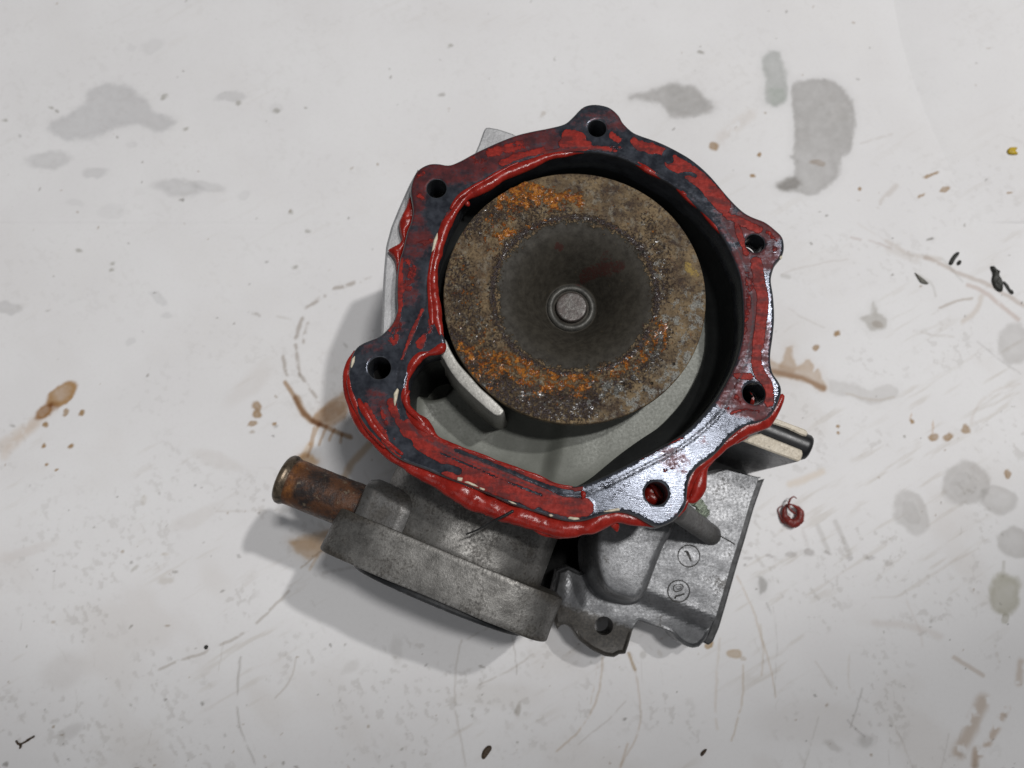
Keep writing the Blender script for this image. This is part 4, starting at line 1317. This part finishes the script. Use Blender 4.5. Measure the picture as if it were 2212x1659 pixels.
# flakes of old cream paint caught in the seam
CH = [[(932, 545), (936, 520), (945, 502), (946, 515), (940, 538)], [(850, 868), (850, 850), (858, 838), (862, 842), (858, 862), (853, 878)], [(757, 792), (760, 775), (767, 768), (766, 782), (759, 796)], [(987, 1038), (988, 1030), (1000, 1032), (998, 1040)],
      [(1002, 1041), (1010, 1039), (1026, 1046), (1034, 1052), (1020, 1049)], [(1036, 1052), (1048, 1056), (1046, 1060), (1036, 1057)], [(1226, 1120), (1230, 1116), (1250, 1118), (1252, 1122), (1240, 1124)], [(1302, 1106), (1318, 1100), (1338, 1097), (1339, 1103), (1318, 1106)], [(1184, 1112), (1190, 1110), (1196, 1114), (1190, 1117)],
      [(1683, 556), (1688, 551), (1690, 556), (1686, 562)], [(1096, 1081), (1108, 1084), (1118, 1090), (1106, 1088)]]
for q in CH:
    puff('paint_flake', q, 75.12, .22, .5, M_CHIP, flange, .4, .3, 0, False, .4)

# lower castings -----------------------------------------------------------------------
# rear plate peeping out at the left and at the top
LG = [(902, 364), (884, 396), (862, 445), (844, 489), (833, 530), (828, 588), (825, 642), (824, 690), (822, 728), (850, 730), (885, 700), (885, 600), (900, 520), (915, 440), (930, 385)]
o = slab('rear_ledge', LG, 69.5, 8, M_PLATE, pump, 0.8, 1.2, False, grow=-3, grid=1.5)
tag(o, 'pale cast ledge showing past the flange on the left')
o = slab('corner_ledge', [(1024, 334), (1034, 311), (1045, 280), (1051, 273), (1078, 278), (1114, 290), (1112, 318), (1060, 340)], 66.5, 12, M_PLATE, pump, 0.6, 1.2, False, grow=-2, grid=1.5)
tag(o, 'pale cast corner showing past the flange at the top')


def build_cover():
    CV = [(1640, 1030), (1634, 1046), (1618, 1090), (1598, 1160), (1580, 1215), (1560, 1285), (1541, 1347), (1527, 1382), (1512, 1398), (1496, 1401), (1480, 1395), (1463, 1382), (1452, 1368), (1380, 1342), (1374, 1352), (1367, 1364), (1360, 1390), (1352, 1414), (1340, 1414), (1327, 1421), (1308, 1419),
          (1278, 1405), (1252, 1385), (1240, 1366), (1230, 1354), (1221, 1350), (1210, 1352), (1204, 1362), (1196, 1340), (1192, 1283), (1203, 1232), (1226, 1222), (1256, 1236), (1300, 1170), (1330, 1100), (1450, 1040), (1560, 1010)]
    zc = 19.0
    hx, hy = at(1305, 1352, zc)
    hole = [(hx + 2.9 * math.cos(a), hy + 2.9 * math.sin(a)) for a in np.linspace(0, 2 * math.pi, 28, endpoint=False)]

    def bump(X, Y):
        U, V = uv(X, Y, zc)
        # the marked pad stands higher; it rolls off towards the tab and the lower rim
        pad = sstep(-14, 18, (U - 1372) * .93 - (V - 1300) * .36 + 12) * sstep(1330, 1290, V - (U - 1440) * .40 + 0)
        tabn = sstep(60, 20, np.hypot(U - 1240, V - 1230)) * 2
        return 5.0 * pad + 3.0 * np.exp(-(((U - 1225) / 26) ** 2 + ((V - 1270) / 60) ** 2)) + 0.3 * (fbm(X, Y, 4, 71, 3) - .5) - 1.2 * sstep(1330, 1400, V) * (1 - pad)
    o = slab('rear_cover', CV, zc, 6.0, M_CAST, pump, 1.3, 1.0, False, holes=[hole], grid=1.0, grow=.2, bump=bump, dirt_shade=lambda U, V: 1.0 * sstep(1300, 1360, V - (U - 1300) * .35) * sstep(1400, 1350, U) + .4 * sstep(1340, 1400, V))
    tag(o, 'grey cast rear cover with a drilled tab and two round cast marks')
    # gasket strip along the right rim
    G = [(1645, 1032), (1638, 1050), (1622, 1096), (1602, 1166), (1585, 1222), (1565, 1292), (1547, 1354), (1533, 1386), (1523, 1392), (1519, 1386), (1530, 1368), (1540, 1340), (1556, 1285), (1576, 1215), (1592, 1160), (1612, 1090), (1628, 1040)]
    G = [(u + (7 if k < 9 else 0), v + (2 if k < 9 else 0)) for k, (u, v) in enumerate(G)]
    g = slab('gasket', G, 17.0, 0.6, M_GASK, pump, 0.5, 1.0, False, grow=.2)
    tag(g, 'black gasket strip along the right rim of the cover')
    return o


cover = build_cover()
slab('shade_slab', [(1170, 1140), (1290, 1110), (1310, 1230), (1275, 1262), (1232, 1262), (1200, 1300), (1165, 1270)], 3, .5, plain('shade_black_recess', (0.012, 0.012, 0.012), 0.9, 0, .3, 3, .05, 0.1), pump, 1.5, 1.2, True, grid=1.5)  # added black slab, stands in for the deep shade between neck and pad


def loft_pad():
    base = ccw(loop_mm([(1262, 1150), (1252, 1200), (1262, 1252), (1292, 1294), (1346, 1314), (1384, 1310), (1402, 1292), (1418, 1250), (1440, 1190), (1466, 1130), (1440, 1085), (1340, 1080)], 22, 1.0))
    top = ccw(loop_mm([(1306, 1120), (1294, 1180), (1302, 1240), (1322, 1272), (1362, 1288), (1382, 1284), (1394, 1264), (1408, 1226), (1428, 1176), (1450, 1134), (1430, 1095), (1350, 1090)], 40, 1.0))
    n = 140
    base, top = resample(base, np.linalg.norm(np.diff(base, axis=0, append=base[:1]), axis=1).sum() / n, True)[:n], resample(top, np.linalg.norm(np.diff(top, axis=0, append=top[:1]), axis=1).sum() / n, True)[:n]
    # align starts
    k = np.argmin(np.hypot(*(top - base[0]).T))
    top = np.roll(top, -k, 0)
    V, F = [], []
    prof = [(0, 0), (.10, .05), (.30, .18), (.45, .40), (.55, .62), (.66, .80), (.80, .92), (.92, .98), (1.0, 1.0)]
    for a, b in prof:
        Q = base * (1 - a) + top * a
        V += [(p[0], p[1], 17 + (38 - 17) * b) for p in Q]
    for i in range(len(prof) - 1):
        for j in range(n):
            m = (j + 1) % n
            F.append((i * n + j, i * n + m, (i + 1) * n + m, (i + 1) * n + j))
    b0 = (len(prof) - 1) * n
    t2, tri, ids = cdt([top], 1.0, .5)
    d = dist_poly(top, t2[:, 0], t2[:, 1])
    b = len(V)
    V += [(p[0], p[1], 38 + .5 * (1 - math.exp(-q / 3))) for p, q in zip(t2, d)]
    F += [tuple(b + i for i in t) for t in tri]
    bm_v = V
    o = obj('raised_pad', V, F, M_CAST, cover)
    me = o.data
    bm = bmesh.new()
    bm.from_mesh(me)
    bmesh.ops.remove_doubles(bm, verts=bm.verts, dist=1e-6)
    bmesh.ops.recalc_face_normals(bm, faces=bm.faces)
    bm.to_mesh(me)
    bm.free()
    tag(o, 'smooth rounded pale pad raised from the cover')


loft_pad()


# cast marks on the cover: a ringed 1, and a ringed 10 with a dot
def mark_tube(pts, z, r, closed=False):
    P = np.array([at(u, v, z) for u, v in pts])
    P = cr(P, 4, closed)
    if closed:
        P = np.vstack([P, P[:1]])
    P = resample(P, .35, False)
    return tube_geo(np.c_[P, np.full(len(P), z)], np.full(len(P), r), 6, .3, 2.0, .5)


ZM = 24.02


def ring(u, v, r, k=1.0):
    return [(u + r * math.cos(a), v + r * k * math.sin(a)) for a in np.linspace(0, 2 * math.pi, 28, endpoint=False)]


c1, c2 = (1488, 1201), (1466, 1277)
o = obj('cast_mark', *join(mark_tube(ring(*c1, 23.5), ZM, .2, True), mark_tube([(1482, 1191), (1487, 1200), (1492, 1212)], ZM, .24), mark_tube([(1485, 1190), (1490, 1200), (1494, 1211)], ZM, .16), mark_tube([(1483, 1190), (1478, 1192)], ZM, .18)), M_MARK, cover)
tag(o, 'round cast mark reading 1')
o = obj('cast_mark', *join(mark_tube(ring(*c2, 23.5), ZM, .2, True), mark_tube([(1455, 1270), (1458, 1264), (1468, 1262), (1475, 1265), (1474, 1272), (1466, 1277), (1457, 1277)], ZM, .18, True),
                           mark_tube([(1460, 1270), (1463, 1267), (1470, 1267), (1471, 1271), (1465, 1273)], ZM, .16, True), mark_tube([(1459, 1288), (1468, 1286), (1478, 1283)], ZM, .26), mark_tube([(1458, 1291), (1459, 1292)], ZM, .4)), M_MARK, cover)
tag(o, 'round cast mark with an oval, a bar and a dot')


# thermostat neck, its end plate and the pipe ------------------------------------------
AX = np.array((-0.372, -0.928, 0.0))
WD = np.array((0.928, -0.372, 0.0))
UPV = np.array((0.0, 0.0, 1.0))


def prism_oval(name, c, hw, hh, length, mat, parent, p=2.6, rnd=1.2, n=96, back=0.0, bumpk=0.0, taper=1.0, a0=AX, w0=WD, dirt_shade=None):
    """super-elliptic block along axis a0, starting at c"""
    prof = [(0, .0), (.0, 1 - rnd / hh * 1.0), (rnd * .3, 1 - rnd / hh * .3)]
    for k in range(11):
        t = k / 10
        prof.append((rnd + (length - 2 * rnd) * t, 1 + (taper - 1) * t))
    prof += [(length - rnd * .3, taper - rnd / hh * .3), (length, taper - rnd / hh), (length, 0)]
    V, F, D = [], [], []
    for s, k in prof:
        for i in range(n):
            q = 2 * math.pi * i / n
            cc, ss = math.cos(q), math.sin(q)
            x = hw * k * math.copysign(abs(cc) ** (2 / p), cc)
            y = hh * k * math.copysign(abs(ss) ** (2 / p), ss)
            pos = np.array(c) + a0 * s + w0 * x + UPV * y
            if bumpk:
                pos = pos + np.array(mnoise.noise_vector(Vector(pos) * .12)) * bumpk
            V.append(tuple(pos))
            D.append(dirt_shade(s, x / hw, y / hh) if dirt_shade else 0.0)
    for k in range(len(prof) - 1):
        for i in range(n):
            m = (i + 1) % n
            F.append((k * n + i, k * n + m, (k + 1) * n + m, (k + 1) * n + i))
    return obj(name, V, F, mat, parent, True, {'dirt_shade': D}, auto=32)


ex, ey = at(972, 1196, 62)          # middle of the plate's inner edge, on its top line
PC = np.array((ex, ey, 34.0))
# neck: from below the flange to the plate
o = prism_oval('outlet_neck', PC - AX * 19, 26.5, 22.5, 21, M_DIRTY, pump, 2.6, 1.5, bumpk=.5, dirt_shade=lambda s, x, y: .75 * max(0, (s - 15) / 6) + .55 * max(0, -x - .45) * 2 + .5 * max(0, x - .6) * 2)  # mask darkens the plate joint and both sides: brown grime plus painted shade
tag(o, 'stout grey cast outlet neck below the flange')
plate = prism_oval('outlet_flange', PC - WD * 1.4, 35.0, 23.5, 13.0, M_DIRTY, pump, 5.0, 0.5, bumpk=.25, dirt_shade=lambda s, x, y: .55 * max(0, 1 - s / 3.5) + .5 * max(0, (s - 10.5) / 2.5) + .75 * max(0, -x - .55) * 2 + .45 * max(0, x - .5) * 2)  # mask darkens edges and ends: grime, with the crease's shade painted in
tag(plate, 'grimy oval outlet flange at the end of the neck')
prism_oval('outlet_face', PC + AX * 12.2, 27.0, 22.0, 2.6, M_GASK, pump, 2.4, .8)

PA = np.array((0.932, -0.361, 0.0))
zt_ = 46.0
tx_, ty_ = at(604, 1030, zt_ + 4)
PT = np.array((tx_, ty_, zt_))


def build_pipe():
    prof = [(14, 5.0), (.6, 5.6), (0.0, 6.2), (0.1, 6.9), (0.7, 7.35), (1.6, 7.45), (2.3, 7.1), (2.9, 6.85)]
    o2 = obj('pipe_lip', *lathe(prof, PT, PA, 56), M_LIP, pump)
    n = 56
    ss = np.linspace(2.7, 40, 60)
    V, F = lathe([(s, 6.85) for s in ss], PT, PA, n)
    V = [tuple(Vector(p) + Vector(mnoise.noise_vector(Vector(p) * .5)) * .12) for p in V]
    orange = []
    for s in ss:
        for k in range(n):
            orange.append(max(0, 1 - abs(s - 4.5) / 4.0) * .8 + (.55 if 22 < s else 0) * max(0, 1 - abs(s - 27) / 5))
    o = obj('outlet_pipe', V, F, M_PIPE, pump, True, {'orange': orange})
    tag(o, 'short rusty brown steel hose pipe sticking out to the left')
    o2.parent = o


build_pipe()
hp = prism_oval('pipe_boss', PT + PA * 24.5 + np.array((0, 0, 0)), 9.8, 9.8, 16, M_GRIME_SHADE, pump, 3.4, 2.6, a0=PA, w0=np.array((0.361, .932, 0)), bumpk=.3)
tag(hp, 'dark grimy boss that holds the hose pipe')

# twin pale ribs with a black rubber seal at the right
RB1 = [(1606, 953), (1624, 941), (1643, 936), (1690, 955), (1733, 972), (1735, 981), (1731, 993), (1725, 997), (1670, 977)]
RB2 = [(1650, 898), (1678, 904), (1707, 915), (1742, 928), (1746, 936), (1742, 943), (1736, 942), (1700, 925), (1660, 912)]
ZR = 47.0


def rib(name, pts, z1, z0, shift, label):
    P = ccw(loop_mm(pts, z1, 1.0, False))
    n = len(P)
    t2, tri, ids = cdt([offset(P, -.4)], 1.2, .6)
    V = [(p[0], p[1], z1) for p in t2]
    F = [tuple(t) for t in tri]
    r0 = ids[0]
    b = len(V)
    V += [(p[0], p[1], z1 - .4) for p in P]
    r1 = list(range(b, b + n))
    F += [(r0[i], r1[i], r1[(i + 1) % n], r0[(i + 1) % n]) for i in range(n)]
    me = obj(name, V, F, M_CREAM, pump, auto=40)
    tag(me, label)
    W_ = [(p[0], p[1], z1 - .4) for p in P] + [(p[0] + shift[0], p[1] + shift[1], z0) for p in offset(P, .3)]
    Fw = [(i, n + i, n + (i + 1) % n, (i + 1) % n) for i in range(n)]
    obj('rib_wall', W_, Fw, M_CAST, me, auto=40)
    return me


rib('seal_rib', RB1, ZR, 2, (-1, 1), 'lower pale scaled edge of the inlet port beside the rubber seal')
rib('seal_rib', RB2, ZR, 2, (0, 2), 'upper pale scaled edge of the inlet port beside the rubber seal')
a_, b_ = np.array((*at(1640, 922, ZR - 2), ZR - 4)), np.array((*at(1752, 967, ZR - 2), ZR - 4))
dd_ = (b_ - a_) / np.linalg.norm(b_ - a_)
V, F = lathe([(0, 0.01), (0, 3.9)] + [(s, 3.95) for s in np.linspace(.5, np.linalg.norm(b_ - a_) - .8, 20)] + [(np.linalg.norm(b_ - a_) - .1, 3.5), (np.linalg.norm(b_ - a_), 0.01)], a_, dd_, 32)
n0 = len(V)
V = [(p[0], p[1], p[2] if p[2] > ZR - 4 else ZR - 4 - (ZR - 4 - p[2]) * 4.5) for p in V]
o = obj('rubber_seal', V, F, M_BLACK, pump, auto=60)
tag(o, 'black rubber seal sandwiched between two pale ribs')

# stiffening rib from the flange corner down to the cover, and a scrap of foil caught on it
r0, r1 = np.array((*at(1462, 1098, 60), 58.0)), np.array((*at(1548, 1158, 26), 22.0))
P = np.array([r0 + (r1 - r0) * t for t in np.linspace(0, 1, 14)])
V, F = tube_geo(P, np.full(14, 3.3), 20, .05, .2, .8)
o = obj('stiffening_rib', V, F, M_GRIME_SHADE, cover)
line_pts = np.array([at(u, v, 24.2) for u, v in cr([(1538, 1152), (1560, 1160), (1588, 1176)], 6)])
obj('casting_seam', *tube_geo(np.c_[line_pts, np.full(len(line_pts), 24.0)], np.full(len(line_pts), .22), 6, .2, 1, .5), M_MARK, cover)


def foil():
    V, F = [], []
    path = cr([(1490, 1074), (1502, 1084), (1514, 1096), (1522, 1108), (1526, 1118)], 6)
    for i, (u, v) in enumerate(path):
        z = 46 - i * .55
        x, y = at(u, v, z)
        for k in range(5):
            t = (k - 2) * .85
            p = Vector((x + t * .75, y + t * .6, z))
            p += mnoise.noise_vector(p * .4) * .7
            V.append(tuple(p))
        if i:
            b = 5 * i
            for k in range(4):
                F.append((b - 5 + k, b - 4 + k, b + 1 + k, b + k))
    o = obj('foil_scrap', V, F, M_FOIL, pump, False)
    m = o.modifiers.new('thickness', 'SOLIDIFY')
    m.thickness = .00025
    tag(o, 'crumpled shiny greenish foil scrap caught behind the flange corner')


foil()

# ------------------------------------------------------------------ loose bits


def crumb(name, label, cat, pts, h, mat, group=None, z=0.25, w=.8):
    c = np.mean(np.array(pts), 0)
    z = z + on_paper(*c)
    o = puff(name, pts, z, h, w, mat, None, .3, .5, 1.2, True, .3)
    x, y = at(c[0], c[1], z)
    o.data.transform(Matrix.Translation((-x * MM, -y * MM, -z * MM)))
    o.location = (x * MM, y * MM, z * MM)
    tag(o, label, cat, group)
    return o


crumb('yellow_flake', 'tiny bright yellow flake on the paper near the right edge', 'flake', [(2176, 326), (2181, 319), (2190, 318), (2198, 319), (2194, 326), (2199, 333), (2188, 334), (2179, 332)], .6, M_YEL)
crumb('black_crumb', 'thick jagged black crumb, largest of the dark crumbs right of the pump', 'crumb', [(2139, 577), (2146, 575), (2152, 582), (2160, 586), (2158, 595), (2163, 604), (2166, 616), (2165, 629), (2158, 630), (2148, 622), (2142, 606), (2144, 592)], 1.0, M_CRUMB, 'dark crumbs on the paper')
crumb('black_crumb', 'slim slanting black crumb left of the largest black crumb', 'crumb', [(2050, 570), (2053, 560), (2062, 548), (2070, 544), (2072, 549), (2064, 560), (2057, 572)], .7, M_CRUMB, 'dark crumbs on the paper')
crumb('black_crumb', 'tiny round dark crumb beside the slim slanting crumb', 'crumb', [(2067, 568), (2072, 562), (2077, 564), (2075, 571), (2069, 573)], .6, M_CRUMB, 'dark crumbs on the paper')
crumb('grey_flake', 'small pointed grey flake lying left of the black crumbs', 'flake', [(1976, 589), (1984, 594), (1995, 602), (2006, 612), (2000, 614), (1990, 611), (1984, 604)], .35, plain('grey_flake', (.12, .115, .095), .6, 0, .6, .8, .2))
crumb('rust_flake', 'dark brown rust flake near the bottom edge of the paper', 'flake', [(1040, 1636), (1043, 1622), (1052, 1612), (1060, 1611), (1062, 1618), (1056, 1628), (1046, 1640)], .8, M_BRN)
crumb('dark_speck', 'single black grit speck on the scuffed lower left paper', 'speck', [(441, 1396), (446, 1393), (450, 1397), (446, 1403), (441, 1401)], .8, M_CRUMB)
crumb('rust_flake', 'brown speck of rust below the cover tab streaks at bottom right', 'flake', [(1513, 1628), (1520, 1620), (1527, 1618), (1524, 1626), (1516, 1634)], .6, M_BRN)

# crumbs trailing from the big black crumb
P = [(2166, 610), (2172, 616), (2180, 628), (2186, 634)]
Q = np.array([(*at(u, v, 0), .5) for u, v in cr(P, 5)])
x, y = Q[0][:2]
o = obj('black_fibre', *tube_geo(Q, np.linspace(.35, .6, len(Q)), 8, .6, 1.2, .7), M_CRUMB)
tag(o, 'short dark knobbly fibre trailing from the largest black crumb', 'fibre')

# twiggy fibre at the lower left
Q1 = np.array([(*at(u, v, 0), .4) for u, v in cr([(36, 1600), (43, 1607), (52, 1604), (62, 1598), (75, 1590)], 5)])
Q2 = np.array([(*at(u, v, 0), .4) for u, v in cr([(43, 1607), (46, 1612), (44, 1616)], 5)])
o = obj('fibre', *join(tube_geo(Q1, np.full(len(Q1), .34), 8, .5, 1.5), tube_geo(Q2, np.full(len(Q2), .3), 8, .5, 1.5)), M_BRN)
tag(o, 'little forked brown fibre in the lower left corner', 'fibre')


def scrap():
    x, y = at(1712, 1115, 0)
    ring_ = [(1700, 1090, .5, 2.2), (1695, 1102, 1.0, 1.6), (1696, 1116, 1.35, 1.4), (1704, 1127, 1.75, 1.6), (1715, 1130, 1.95, 1.8), (1726, 1122, 1.9, 1.8), (1729, 1110, 1.6, 1.8), (1726, 1101, 1.2, 2.0), (1716, 1093, .6, 3.0), (1707, 1090, .4, 3.4), (1704, 1096, .4, 3.6), (1710, 1104, .45, 3.6), (1717, 1109, .5, 3.2)]
    tail = [(1702, 1096, .5, 2.6), (1704, 1086, .45, 3.2), (1708, 1077, .35, 3.8), (1715, 1073, .28, 4.0), (1721, 1077, .18, 3.8)]
    back = [(1699, 1128, .9, .9), (1691, 1126, .7, .8), (1684, 1112, .4, .7), (1681, 1100, .25, .6), (1690, 1092, .2, 1.0)]
    G = []
    for i, L in enumerate((ring_, tail, back)):
        P = cr(np.array(L, float), 6)
        Q = np.array([(*at(a, b, d), d, r_ * .82) for a, b, r_, d in P])
        G.append(tube_geo(Q[:, :3], Q[:, 3], 12, .35, .6, .9, i * 3.0))
    V, F = join(*G)
    V = [(a, b, max(c, .12)) for a, b, c in V]
    o = obj('sealant_scrap', V, F, M_SCRAP)
    o.data.transform(Matrix.Translation((-x * MM, -y * MM, 0)))
    o.location = (x * MM, y * MM, 0)
    tag(o, 'curled loop of red sealant lying on the paper right of the pump', 'sealant scrap')


scrap()

# dark bristle stuck in the lower bead
Q = cr(np.array([(*at(u, v, z), z) for u, v, z in ((1108, 1104, 77.2), (1085, 1116, 77.0), (1060, 1128, 75.5), (1036, 1142, 72.5), (1008, 1154, 69.0))]), 8)
o = obj('bristle', *tube_geo(Q, np.linspace(.42, .2, len(Q)), 8, 0), M_BLACK)
tag(o, 'thin dark bristle sticking out of the lower red sealant bead', 'bristle')
